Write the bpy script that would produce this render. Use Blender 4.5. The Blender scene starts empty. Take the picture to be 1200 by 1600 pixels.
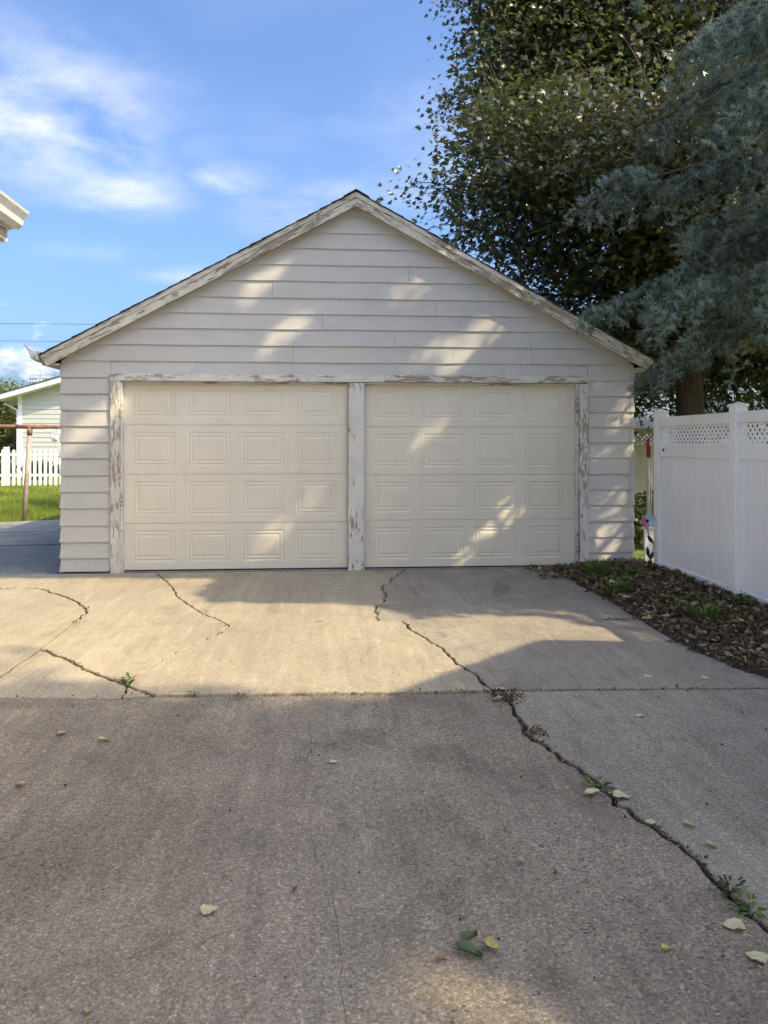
import bpy, bmesh, math, random
import numpy as np
from mathutils import Vector, Matrix, noise as mnoise

random.seed(7)
rng = np.random.default_rng(7)
SC = bpy.context.scene
COL = SC.collection
rad = math.radians

# ------------------------------------------------------------------ camera
cam_d = bpy.data.cameras.new('camera')
cam = bpy.data.objects.new('camera', cam_d)
COL.objects.link(cam)
SC.camera = cam
cam.location = (0.0, -8.37, 1.41)
cam.rotation_euler = (rad(90), 0, rad(-4.3))
cam_d.sensor_fit = 'AUTO'
cam_d.sensor_width = 36.0
cam_d.lens = 36.0 * 1180 / 1600
cam_d.shift_y = -108 / 1600
cam_d.clip_start = 0.05
cam_d.clip_end = 3000

# ------------------------------------------------------------------ sun, sky
SUN = Vector((0.62, -0.35, 0.70)).normalized()          # towards the sun
sun_d = bpy.data.lights.new('sun', 'SUN')
sun_d.energy = 2.7
sun_d.angle = rad(0.53)
sun_d.color = (1.0, 0.84, 0.57)
sun = bpy.data.objects.new('sun', sun_d)
COL.objects.link(sun)
sun.rotation_euler = (-SUN).to_track_quat('-Z', 'Y').to_euler()
sun.location = (30, -20, 40)

SC.view_settings.view_transform = 'Standard'
SC.view_settings.look = 'None'
SC.view_settings.gamma = 1.0
SC.view_settings.use_curve_mapping = False
SC.view_settings.exposure = 1.32
SC.cycles.max_bounces = 5
SC.cycles.diffuse_bounces = 3
SC.cycles.glossy_bounces = 2
SC.cycles.transmission_bounces = 2
SC.cycles.transparent_max_bounces = 2
SC.cycles.use_adaptive_sampling = True
SC.cycles.adaptive_threshold = 0.03
SC.cycles.caustics_reflective = False
SC.cycles.caustics_refractive = False


class Nodes:
    """tiny helper round a node tree"""
    def __init__(self, nt):
        self.nt = nt
        self.n = nt.nodes
        self.l = nt.links

    def new(self, t, **kw):
        nd = self.n.new(t)
        for k, v in kw.items():
            setattr(nd, k, v)
        return nd

    def put(self, sock, v):
        if hasattr(v, 'is_output') or isinstance(v, bpy.types.NodeSocket):
            self.l.new(v, sock)
        elif isinstance(v, (tuple, list)) and len(v) == 3 and sock.type == 'RGBA':
            sock.default_value = (*v, 1)
        else:
            sock.default_value = v

    def coord(self, kind='Object'):
        return self.new('ShaderNodeTexCoord').outputs[kind]

    def mapping(self, vec, scale=(1, 1, 1), loc=(0, 0, 0), rot=(0, 0, 0)):
        m = self.new('ShaderNodeMapping')
        self.put(m.inputs['Vector'], vec)
        m.inputs['Scale'].default_value = scale
        m.inputs['Location'].default_value = loc
        m.inputs['Rotation'].default_value = rot
        return m.outputs[0]

    def noise(self, vec, scale=5, detail=4, rough=0.55, dist=0.0):
        t = self.new('ShaderNodeTexNoise')
        self.put(t.inputs['Vector'], vec)
        t.inputs['Scale'].default_value = scale
        t.inputs['Detail'].default_value = detail
        t.inputs['Roughness'].default_value = rough
        t.inputs['Distortion'].default_value = dist
        return t.outputs['Fac']

    def vor(self, vec, scale=5, feature='F1', out='Distance', rnd=1.0):
        t = self.new('ShaderNodeTexVoronoi', feature=feature)
        self.put(t.inputs['Vector'], vec)
        t.inputs['Scale'].default_value = scale
        t.inputs['Randomness'].default_value = rnd
        return t.outputs[out]

    def ramp(self, fac, stops, interp='LINEAR'):
        r = self.new('ShaderNodeValToRGB')
        self.put(r.inputs['Fac'], fac)
        cr = r.color_ramp
        cr.interpolation = interp
        while len(cr.elements) < len(stops):
            cr.elements.new(0.5)
        for e, (p, c) in zip(cr.elements, stops):
            e.position = p
            if isinstance(c, (int, float)):
                c = (c, c, c)
            e.color = (*c, 1)
        return r.outputs['Color']

    def mix(self, fac, a, b, blend='MIX'):
        m = self.new('ShaderNodeMix', data_type='RGBA', blend_type=blend)
        self.put(m.inputs[0], fac)
        self.put(m.inputs[6], a)
        self.put(m.inputs[7], b)
        return m.outputs[2]

    def math(self, op, a, b=0.0, clamp=False):
        m = self.new('ShaderNodeMath', operation=op, use_clamp=clamp)
        self.put(m.inputs[0], a)
        self.put(m.inputs[1], b)
        return m.outputs[0]

    def vmath(self, op, a, b=None):
        m = self.new('ShaderNodeVectorMath', operation=op)
        self.put(m.inputs[0], a)
        if b is not None:
            self.put(m.inputs[1], b)
        return m

    def bump(self, h, strength=0.5, dist=0.01, normal=None):
        b = self.new('ShaderNodeBump')
        self.put(b.inputs['Height'], h)
        b.inputs['Strength'].default_value = strength
        b.inputs['Distance'].default_value = dist
        if normal is not None:
            self.put(b.inputs['Normal'], normal)
        return b.outputs[0]


world = bpy.data.worlds.new('World')
SC.world = world
world.use_nodes = True
world.cycles.sampling_method = 'MANUAL'
world.cycles.sample_map_resolution = 512
w = Nodes(world.node_tree)
w.n.clear()
wo = w.new('ShaderNodeOutputWorld')
bg = w.new('ShaderNodeBackground')
bg.inputs['Strength'].default_value = 0.15
sky = w.new('ShaderNodeTexSky', sky_type='NISHITA')
sky.sun_disc = False
sky.sun_elevation = math.asin(SUN.z)
sky.sun_rotation = math.atan2(SUN.x, SUN.y)
sky.altitude = 200
sky.air_density = 0.78
sky.dust_density = 6.0
sky.ozone_density = 6.0
wd = w.coord('Generated')
hs = w.new('ShaderNodeHueSaturation')
hs.inputs['Saturation'].default_value = 1.08
w.l.new(sky.outputs[0], hs.inputs['Color'])
# thin high cirrus over the whole dome: soft patches, torn by finer stretched noise
sep = w.new('ShaderNodeSeparateXYZ'); w.l.new(wd, sep.inputs[0])
zz = w.math('ADD', w.math('MAXIMUM', sep.outputs[2], 0.0), 0.14)
cmb = w.new('ShaderNodeCombineXYZ')
w.put(cmb.inputs[0], zz); w.put(cmb.inputs[1], zz); w.put(cmb.inputs[2], zz)
flat = w.vmath('DIVIDE', wd)
w.l.new(cmb.outputs[0], flat.inputs[1])
fl = flat.outputs[0]
patch = w.noise(w.mapping(fl, scale=(0.62, 0.8, 0.0), loc=(3.35, 0.55, 0)), 1.0, 2, 0.5)
pm = w.math('MULTIPLY', w.ramp(patch, [(0.48, 0), (0.69, 1)], 'EASE'), 0.75)


def wisp(cx, cy, rx, ry, k):
    d = w.mapping(fl, scale=(1 / rx, 1 / ry, 0.0), loc=(-cx / rx, -cy / ry, 0))
    r_ = w.vmath('LENGTH', d).outputs['Value']
    return w.math('MULTIPLY', w.ramp(r_, [(0.0, 1), (1.0, 0)], 'EASE'), k)


for a_ in ((-0.67, 1.76, 0.55, 0.55, 1.15), (-0.56, 2.05, 0.30, 0.36, 0.9), (-0.245, 2.02, 0.22, 0.15, 0.8), (-0.45, 2.75, 0.35, 0.16, 0.5), (-0.10, 2.72, 0.22, 0.10, 0.5)):
    pm = w.math('MAXIMUM', pm, wisp(*a_))
tear = w.noise(w.mapping(fl, scale=(3.0, 3.4, 0.0), rot=(0, 0, rad(-35)), loc=(1.0, 4.0, 0)), 1.0, 8, 0.56, 0.25)
tm = w.ramp(tear, [(0.30, 0), (0.78, 1)], 'EASE')
cir = w.math('MULTIPLY', pm, tm)
# heaped clouds low over the horizon
band = w.ramp(sep.outputs[2], [(0.0, 1), (0.135, 0.97), (0.19, 0.80), (0.235, 0.0)])
heap = w.noise(w.mapping(wd, scale=(1, 1, 1.6), loc=(7.76, 2.2, 1.3)), 8.0, 7, 0.55)
hm = w.ramp(w.math('MULTIPLY', heap, band), [(0.52, 0), (0.60, 1)])
cl = w.math('MAXIMUM', w.math('MULTIPLY', cir, 0.95), w.math('MULTIPLY', hm, 0.85), True)
skyc = w.mix(cl, hs.outputs[0], (3.15, 3.2, 3.4))
w.l.new(skyc, bg.inputs['Color'])
w.l.new(bg.outputs[0], wo.inputs['Surface'])


# ------------------------------------------------------------------ materials
def new_mat(name):
    m = bpy.data.materials.new(name)
    m.use_nodes = True
    q = Nodes(m.node_tree)
    b = q.n['Principled BSDF']
    return m, q, b


def simple_mat(name, col, rough=0.6, metal=0.0, var=0.15, scale=8.0, bump=0.0, spec=0.4, dirt=None):
    m, q, b = new_mat(name)
    co = q.coord()
    n1 = q.noise(co, scale, 5, 0.6)
    lo = tuple(c * (1 - var) for c in col)
    hi = tuple(min(1, c * (1 + var)) for c in col)
    c = q.ramp(n1, [(0.3, lo), (0.7, hi)])
    if dirt:
        n2 = q.noise(co, scale * 0.35, 7, 0.65, 0.6)
        c = q.mix(q.ramp(n2, [(0.56, 0), (0.72, 0.7)]), c, dirt)
    q.put(b.inputs['Base Color'], c)
    b.inputs['Roughness'].default_value = rough
    b.inputs['Metallic'].default_value = metal
    b.inputs['Specular IOR Level'].default_value = spec
    if bump:
        q.put(b.inputs['Normal'], q.bump(q.noise(co, scale * 9, 4, 0.6), bump, 0.004))
    return m


def leaf_mat(name, dark, light, trans=0.35, rough=0.5, spec=0.35, scale=0.6):
    """leaves: reflect and let light through; tint varies leaf by leaf"""
    m, q, b = new_mat(name)
    at = q.new('ShaderNodeAttribute', attribute_name='tint')
    n1 = q.noise(q.coord(), scale, 3, 0.5)
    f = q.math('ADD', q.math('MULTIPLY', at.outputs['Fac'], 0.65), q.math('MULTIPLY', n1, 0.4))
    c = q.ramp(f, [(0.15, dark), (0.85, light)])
    q.put(b.inputs['Base Color'], c)
    b.inputs['Roughness'].default_value = rough
    b.inputs['Specular IOR Level'].default_value = spec
    tr = q.new('ShaderNodeBsdfTranslucent')
    q.put(tr.inputs['Color'], q.mix(0.35, c, (0.24, 0.30, 0.07)))
    mx = q.new('ShaderNodeMixShader')
    mx.inputs[0].default_value = trans
    q.l.new(b.outputs[0], mx.inputs[1])
    q.l.new(tr.outputs[0], mx.inputs[2])
    q.l.new(mx.outputs[0], q.n['Material Output'].inputs['Surface'])
    return m


def siding_mat():
    m, q, b = new_mat('painted_siding')
    co = q.coord()
    oi = q.new('ShaderNodeObjectInfo')
    off = q.vmath('ADD', co, None)
    sc = q.vmath('SCALE', oi.outputs['Location'], None)
    r3 = q.new('ShaderNodeCombineXYZ')
    rr = q.math('MULTIPLY', oi.outputs['Random'], 37.0)
    q.put(r3.inputs[0], rr); q.put(r3.inputs[1], rr)
    q.l.new(r3.outputs[0], off.inputs[1])
    v = off.outputs[0]
    big = q.noise(q.mapping(v, (0.7, 1, 2.2)), 1.6, 5, 0.6)
    fine = q.noise(q.mapping(v, (6, 6, 40)), 3.0, 5, 0.65)
    c = q.ramp(big, [(0.28, (0.49, 0.466, 0.41)), (0.5, (0.56, 0.53, 0.465)), (0.75, (0.595, 0.565, 0.50))])
    c = q.mix(q.math('MULTIPLY', oi.outputs['Random'], 0.22), c, (0.50, 0.485, 0.455))
    c = q.mix(0.13, c, q.ramp(fine, [(0.3, (0.3, 0.29, 0.27)), (0.6, (0.6, 0.6, 0.58))]))
    # hanging grime streaks and small chipped, rusty spots
    st = q.noise(q.mapping(v, (14, 14, 1.1)), 1.5, 5, 0.6)
    c = q.mix(q.ramp(st, [(0.58, 0), (0.85, 0.22)]), c, (0.36, 0.335, 0.285))
    sp = q.vor(q.mapping(v, (1, 1, 1.5)), 7.0)
    keep = q.vor(q.mapping(v, (1, 1, 1.5)), 7.0, out='Color')
    ks = q.new('ShaderNodeSeparateColor'); q.l.new(keep, ks.inputs[0])
    spot = q.math('MULTIPLY', q.ramp(sp, [(0.045, 1), (0.075, 0)]), q.math('GREATER_THAN', ks.outputs[0], 0.72))
    c = q.mix(q.math('MULTIPLY', spot, 0.75), c, (0.14, 0.09, 0.055))
    q.put(b.inputs['Base Color'], c)
    b.inputs['Roughness'].default_value = 0.62
    b.inputs['Specular IOR Level'].default_value = 0.35
    wav = q.noise(q.mapping(v, (2.2, 2, 0.6)), 1.4, 2, 0.5)
    h = q.math('ADD', q.math('MULTIPLY', fine, 0.12), wav)
    q.put(b.inputs['Normal'], q.bump(h, 0.35, 0.02))
    return m


def peel_mat(name, amount=0.5, paint=(0.66, 0.63, 0.56), wood=(0.27, 0.22, 0.17)):
    """weathered boards: cracked white paint over grey-brown wood, grain along local X"""
    m, q, b = new_mat(name)
    co = q.coord()
    oi = q.new('ShaderNodeObjectInfo')
    r3 = q.new('ShaderNodeCombineXYZ')
    rr = q.math('MULTIPLY', oi.outputs['Random'], 53.0)
    q.put(r3.inputs[0], rr); q.put(r3.inputs[1], rr)
    off = q.vmath('ADD', co, None); q.l.new(r3.outputs[0], off.inputs[1])
    v = off.outputs[0]
    grain = q.noise(q.mapping(v, (2.5, 60, 60)), 1.6, 5, 0.65)
    woodc = q.ramp(grain, [(0.3, tuple(x * 0.55 for x in wood)), (0.55, wood), (0.8, tuple(x * 1.5 for x in wood))])
    n1 = q.noise(q.mapping(v, (4.5, 26, 26)), 1.7, 7, 0.68, 0.4)
    n2 = q.noise(q.mapping(v, (1.1, 2.5, 2.5)), 1.2, 3, 0.6)
    k = q.math('ADD', q.math('MULTIPLY', n1, 0.66), q.math('MULTIPLY', n2, 0.42))
    e = 0.665 - 0.26 * amount
    mask = q.ramp(k, [(e, 0), (e + 0.025, 1)])          # 1 = bare wood
    pc = q.ramp(q.noise(v, 5, 5, 0.6), [(0.3, tuple(x * 0.82 for x in paint)), (0.7, paint)])
    ck = q.noise(q.mapping(v, (9, 70, 70)), 1.4, 3, 0.6)
    pc = q.mix(q.ramp(ck, [(0.60, 0), (0.66, 0.55)]), pc, tuple(x * 0.6 for x in paint))
    q.put(b.inputs['Base Color'], q.mix(mask, pc, woodc))
    b.inputs['Roughness'].default_value = 0.72
    b.inputs['Specular IOR Level'].default_value = 0.25
    h = q.math('SUBTRACT', q.math('MULTIPLY', grain, 0.35), q.math('MULTIPLY', mask, 0.8))
    h = q.math('SUBTRACT', h, q.math('MULTIPLY', q.ramp(ck, [(0.60, 0), (0.66, 1)]), 0.3))
    q.put(b.inputs['Normal'], q.bump(h, 0.9, 0.0035))
    return m


def door_mat():
    m, q, b = new_mat('door_paint')
    co = q.coord()
    n = q.noise(co, 1.3, 4, 0.6)
    c = q.ramp(n, [(0.3, (0.71, 0.645, 0.50)), (0.7, (0.76, 0.70, 0.555))])
    # faint dirt and a few dark scuffs
    d = q.noise(q.mapping(co, (3, 3, 1.2)), 2.2, 7, 0.7)
    c = q.mix(q.ramp(d, [(0.56, 0), (0.82, 0.4)]), c, (0.45, 0.41, 0.34))
    s = q.noise(q.mapping(co, (9, 9, 5)), 1.7, 6, 0.75)
    s2 = q.noise(co, 0.9, 2, 0.5)
    sc = q.math('MULTIPLY', q.ramp(s, [(0.69, 0), (0.72, 1)]), q.ramp(s2, [(0.56, 0), (0.6, 1)]))
    c = q.mix(q.math('MULTIPLY', sc, 0.6), c, (0.2, 0.17, 0.13))
    q.put(b.inputs['Base Color'], c)
    b.inputs['Roughness'].default_value = 0.48
    b.inputs['Specular IOR Level'].default_value = 0.35
    g = q.noise(q.mapping(co, (3, 3, 60)), 3.0, 3, 0.5)      # embossed wood grain
    g2 = q.noise(co, 1.1, 2, 0.5)
    q.put(b.inputs['Normal'], q.bump(q.math('ADD', q.math('MULTIPLY', g, 0.08), q.math('MULTIPLY', g2, 1.2)), 0.22, 0.02))
    return m


def concrete_mat(name, lo, mid, hi, stain, speck=0.45, bumpk=0.5, hair=0.0, pebbles=0.0, seed=0.0):
    m, q, b = new_mat(name)
    lo, mid, hi, stain = (tuple(x * 0.89 for x in t) for t in (lo, mid, hi, stain))
    co = q.mapping(q.coord(), loc=(seed, seed * 0.7, 0))
    n1 = q.noise(co, 0.75, 6, 0.62, 0.3)
    c = q.ramp(n1, [(0.25, lo), (0.5, mid), (0.75, hi)])
    n2 = q.noise(co, 2.6, 7, 0.7, 0.8)
    c = q.mix(q.ramp(n2, [(0.48, 0), (0.68, 0.62)]), c, stain)
    # tyre-worn bands running up the drive
    tr = q.noise(q.mapping(co, (2.6, 0.22, 1)), 1.2, 4, 0.6)
    c = q.mix(q.ramp(tr, [(0.35, 0.35), (0.62, 0)]), c, tuple(x * 0.72 for x in mid))
    sk = q.noise(q.mapping(co, (9, 0.9, 1), rot=(0, 0, rad(7))), 1.6, 6, 0.65)
    c = q.mix(q.ramp(sk, [(0.53, 0), (0.70, 0.38)]), c, tuple(x * 1.22 for x in hi))
    c = q.mix(q.ramp(sk, [(0.28, 0.45), (0.44, 0)]), c, tuple(x * 0.6 for x in lo))
    oil = q.noise(q.mapping(co, (1.5, 0.8, 1)), 1.7, 5, 0.6, 0.5)
    c = q.mix(q.ramp(oil, [(0.60, 0), (0.70, 0.45)]), c, tuple(x * 0.55 for x in lo))
    # sand and aggregate
    a = q.noise(co, 95, 4, 0.7)
    a2 = q.vor(co, 150, out='Color')
    a2s = q.new('ShaderNodeSeparateColor'); q.l.new(a2, a2s.inputs[0])
    c = q.mix(speck, c, q.mix(1.0, c, q.ramp(a, [(0.30, (0.35, 0.34, 0.33)), (0.5, (0.95, 0.95, 0.95)), (0.72, (1.55, 1.52, 1.46))]), 'MULTIPLY'))
    c = q.mix(speck, c, q.mix(1.0, c, q.ramp(a2s.outputs[0], [(0.0, (0.55, 0.55, 0.56)), (0.55, (0.95, 0.95, 0.95)), (0.93, (1.25, 1.22, 1.18)), (1.0, (2.1, 2.05, 1.95))]), 'MULTIPLY'))
    h = q.math('ADD', q.math('MULTIPLY', a, 0.8), q.math('MULTIPLY', n2, 0.5))
    h = q.math('SUBTRACT', h, q.math('MULTIPLY', q.vor(co, 150), 0.4 + pebbles))
    if pebbles:
        pd = q.vor(q.mapping(co, (1, 1.7, 1)), 46)
        pk = q.vor(q.mapping(co, (1, 1.7, 1)), 46, out='Color')
        ps = q.new('ShaderNodeSeparateColor'); q.l.new(pk, ps.inputs[0])
        pit = q.math('MULTIPLY', q.ramp(pd, [(0.16, 1), (0.34, 0)]), q.math('GREATER_THAN', ps.outputs[1], 0.75))
        rough_zone = q.ramp(q.noise(co, 1.1, 6, 0.7, 0.4), [(0.43, 0.0), (0.60, 1)])
        pit = q.math('MULTIPLY', pit, rough_zone)
        c = q.mix(q.math('MULTIPLY', pit, 0.9), c, (0.035, 0.03, 0.026))
        h = q.math('SUBTRACT', h, q.math('MULTIPLY', pit, 1.6))
        wsm = q.math('MULTIPLY', q.ramp(a, [(0.34, 1), (0.45, 0)]), rough_zone)
        c = q.mix(q.math('MULTIPLY', wsm, 0.45), c, (0.06, 0.053, 0.045))
    if hair:
        wv = q.vmath('ADD', co, None)
        nn = q.new('ShaderNodeTexNoise'); q.put(nn.inputs['Vector'], co)
        nn.inputs['Scale'].default_value = 5; nn.inputs['Detail'].default_value = 6
        sv = q.vmath('SCALE', nn.outputs['Color']); sv.inputs['Scale'].default_value = 0.22
        q.l.new(sv.outputs[0], wv.inputs[1])
        ed = q.vor(q.mapping(wv.outputs[0], (1.5, 0.8, 1)), 1.25, 'DISTANCE_TO_EDGE')
        gate = q.ramp(q.noise(co, 1.9, 5, 0.65), [(0.50, 0), (0.62, 1)])
        line = q.math('MULTIPLY', q.ramp(ed, [(0.0, 1), (0.006, 0)]), gate)
        c = q.mix(q.math('MULTIPLY', line, hair), c, (0.04, 0.035, 0.03))
        h = q.math('SUBTRACT', h, q.math('MULTIPLY', line, 1.5))
    q.put(b.inputs['Base Color'], c)
    b.inputs['Roughness'].default_value = 0.88
    b.inputs['Specular IOR Level'].default_value = 0.25
    q.put(b.inputs['Normal'], q.bump(h, bumpk, 0.006))
    return m


def wood_mat(name, dark, light, ax=(40, 40, 3), bump=0.6):
    m, q, b = new_mat(name)
    co = q.coord()
    n = q.noise(q.mapping(co, ax), 1.2, 6, 0.65, 0.4)
    q.put(b.inputs['Base Color'], q.ramp(n, [(0.3, dark), (0.7, light)]))
    b.inputs['Roughness'].default_value = 0.85
    b.inputs['Specular IOR Level'].default_value = 0.2
    q.put(b.inputs['Normal'], q.bump(n, bump, 0.02))
    return m


M = {}
M['siding'] = siding_mat()
M['sheath'] = simple_mat('wall_sheathing', (0.09, 0.085, 0.08), 0.9)
M['trim'] = peel_mat('peeling_trim', 0.31, (0.74, 0.70, 0.61), (0.36, 0.30, 0.235))
M['trim_bad'] = peel_mat('peeling_trim_worn', 0.42, (0.72, 0.675, 0.58), (0.40, 0.325, 0.25))
M['rake'] = peel_mat('peeling_rake', 0.40, (0.68, 0.63, 0.51), (0.34, 0.285, 0.21))
M['soffit'] = simple_mat('soffit_paint', (0.47, 0.45, 0.40), 0.7, dirt=(0.2, 0.17, 0.13))
M['door'] = door_mat()
M['seal'] = simple_mat('door_seal_rubber', (0.03, 0.03, 0.03), 0.7)
M['shingle'] = simple_mat('asphalt_shingle', (0.055, 0.05, 0.048), 0.95, var=0.5, scale=60, bump=0.6)
M['gutter'] = simple_mat('old_gutter_paint', (0.55, 0.52, 0.46), 0.5, dirt=(0.22, 0.18, 0.14), scale=6)
M['white_gutter'] = simple_mat('white_gutter_paint', (0.74, 0.73, 0.71), 0.4, var=0.05)
M['beige'] = simple_mat('beige_soffit', (0.52, 0.47, 0.41), 0.6, var=0.06)
M['vinyl'] = simple_mat('white_vinyl', (0.90, 0.88, 0.83), 0.38, var=0.035, scale=2.5, spec=0.45, dirt=(0.82, 0.79, 0.73))
M['cream_vinyl'] = simple_mat('cream_vinyl', (0.70, 0.66, 0.45), 0.45, var=0.05, scale=2)
M['picket'] = simple_mat('white_picket_paint', (0.78, 0.78, 0.76), 0.5, var=0.05)
M['apron'] = concrete_mat('apron_concrete', (0.345, 0.293, 0.208), (0.435, 0.373, 0.262), (0.49, 0.424, 0.303), (0.325, 0.27, 0.19), 0.40, 0.45)
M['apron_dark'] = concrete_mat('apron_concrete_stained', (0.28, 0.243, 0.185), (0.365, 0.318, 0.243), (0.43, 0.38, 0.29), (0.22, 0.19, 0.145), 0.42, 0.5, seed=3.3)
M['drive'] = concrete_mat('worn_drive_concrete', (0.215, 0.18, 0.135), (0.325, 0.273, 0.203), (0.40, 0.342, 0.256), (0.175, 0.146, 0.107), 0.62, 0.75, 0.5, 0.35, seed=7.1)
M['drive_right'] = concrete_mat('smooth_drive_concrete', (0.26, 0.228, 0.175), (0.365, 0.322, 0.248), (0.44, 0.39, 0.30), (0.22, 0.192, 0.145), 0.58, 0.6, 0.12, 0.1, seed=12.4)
M['side_slab'] = concrete_mat('side_concrete', (0.25, 0.232, 0.205), (0.33, 0.31, 0.27), (0.39, 0.365, 0.32), (0.15, 0.138, 0.12), 0.4, 0.4, 0.3, seed=21)
M['soil'] = simple_mat('dark_soil', (0.045, 0.036, 0.026), 1.0, var=0.5, scale=30, bump=0.8)
M['lawn'] = simple_mat('lawn_soil_and_thatch', (0.14, 0.17, 0.03), 0.9, var=0.4, scale=3, bump=0.5)
M['grass'] = leaf_mat('grass_blades', (0.13, 0.17, 0.015), (0.32, 0.38, 0.05), 0.45, 0.5, 0.3)
M['maple'] = leaf_mat('maple_leaves', (0.042, 0.052, 0.018), (0.175, 0.18, 0.078), 0.24, 0.32, 0.9)
M['shade_leaf'] = leaf_mat('shade_tree_leaves', (0.03, 0.05, 0.012), (0.07, 0.11, 0.025), 0.2)
M['far_leaf'] = leaf_mat('far_tree_leaves', (0.075, 0.10, 0.025), (0.20, 0.21, 0.065), 0.35)
M['hedge'] = leaf_mat('hedge_leaves', (0.02, 0.035, 0.015), (0.06, 0.085, 0.03), 0.25)
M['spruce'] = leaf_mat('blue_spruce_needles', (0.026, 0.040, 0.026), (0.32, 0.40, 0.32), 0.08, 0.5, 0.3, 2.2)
M['weed'] = leaf_mat('weed_leaves', (0.045, 0.10, 0.012), (0.12, 0.20, 0.03), 0.3)
M['bark'] = wood_mat('maple_bark', (0.035, 0.026, 0.018), (0.12, 0.085, 0.06), (14, 14, 2.2), 1.0)
M['twig'] = wood_mat('spruce_bark', (0.06, 0.045, 0.035), (0.17, 0.135, 0.11), (20, 20, 20), 0.8)
M['brown_leaf'] = leaf_mat('dead_brown_leaves', (0.05, 0.030, 0.018), (0.235, 0.145, 0.085), 0.15, 0.8, 0.15, 3)
M['tan_leaf'] = leaf_mat('dead_tan_leaves', (0.22, 0.17, 0.09), (0.46, 0.38, 0.22), 0.2, 0.75, 0.2, 3)

def fallen_mat(name, col, spot):
    m, q, b = new_mat(name)
    co = q.coord()
    oi = q.new('ShaderNodeObjectInfo')
    rr = q.math('MULTIPLY', oi.outputs['Random'], 40.0)
    r3 = q.new('ShaderNodeCombineXYZ'); q.put(r3.inputs[0], rr)
    off = q.vmath('ADD', co, None); q.l.new(r3.outputs[0], off.inputs[1])
    n = q.noise(off.outputs[0], 3.2, 5, 0.65)
    c = q.ramp(n, [(0.35, tuple(x * 0.72 for x in col)), (0.62, col)])
    n2 = q.noise(off.outputs[0], 6.0, 4, 0.7)
    c = q.mix(q.ramp(n2, [(0.56, 0), (0.66, 0.75)]), c, spot)
    sp = q.new('ShaderNodeSeparateXYZ'); q.l.new(co, sp.inputs[0])
    ay = q.math('ABSOLUTE', sp.outputs[1])
    vein = q.ramp(ay, [(0.012, 0.6), (0.03, 0)])
    sv = q.math('ABSOLUTE', q.math('SUBTRACT', q.math('FRACT', q.math('MULTIPLY', q.math('SUBTRACT', sp.outputs[0], q.math('MULTIPLY', ay, 0.8)), 6.5)), 0.5))
    vein = q.math('MAXIMUM', vein, q.ramp(sv, [(0.03, 0.35), (0.09, 0)]))
    c = q.mix(vein, c, tuple(x * 0.62 for x in col))
    q.put(b.inputs['Base Color'], c)
    b.inputs['Roughness'].default_value = 0.6
    q.put(b.inputs['Normal'], q.bump(q.math('MULTIPLY', vein, -1.0), 0.4, 0.05))
    return m


M['cream_leaf'] = fallen_mat('cream_fallen_leaf', (0.60, 0.54, 0.32), (0.34, 0.24, 0.11))
M['pale_leaf'] = fallen_mat('pale_tan_fallen_leaf', (0.48, 0.39, 0.22), (0.25, 0.15, 0.07))
M['brown_single'] = simple_mat('brown_fallen_leaf', (0.20, 0.09, 0.045), 0.8, var=0.4, scale=40)
M['green_leaf'] = fallen_mat('green_fallen_leaf', (0.085, 0.125, 0.045), (0.05, 0.075, 0.025))
M['yellow_leaf'] = fallen_mat('yellow_fallen_leaf', (0.50, 0.41, 0.12), (0.24, 0.24, 0.06))
M['rust'] = simple_mat('rusty_pipe', (0.27, 0.155, 0.10), 0.8, 0.1, var=0.35, scale=12, bump=0.4, dirt=(0.42, 0.33, 0.26))
M['pipe'] = simple_mat('tan_painted_pipe', (0.42, 0.325, 0.245), 0.7, var=0.25, scale=9, dirt=(0.22, 0.13, 0.09))
M['iron'] = simple_mat('dark_iron', (0.055, 0.04, 0.035), 0.6, 0.6)
M['cable'] = simple_mat('grey_cable', (0.10, 0.10, 0.105), 0.7)
M['mast'] = simple_mat('grey_mast_metal', (0.22, 0.22, 0.23), 0.6, 0.2)
M['handle'] = wood_mat('grey_ash_handle', (0.36, 0.31, 0.25), (0.56, 0.50, 0.42), (60, 60, 4), 0.2)
M['red_grip'] = simple_mat('red_grip', (0.22, 0.035, 0.03), 0.5)
M['far_siding'] = simple_mat('pale_green_siding', (0.50, 0.505, 0.455), 0.6, var=0.05)
M['far_trim'] = simple_mat('white_house_trim', (0.80, 0.80, 0.77), 0.5, var=0.04)
M['pink'] = simple_mat('pink_petal', (0.55, 0.25, 0.22), 0.35)
M['blue'] = simple_mat('pale_blue_petal', (0.42, 0.62, 0.75), 0.3)
M['house_wall'] = simple_mat('neighbour_siding', (0.74, 0.71, 0.64), 0.6, var=0.05)


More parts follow.
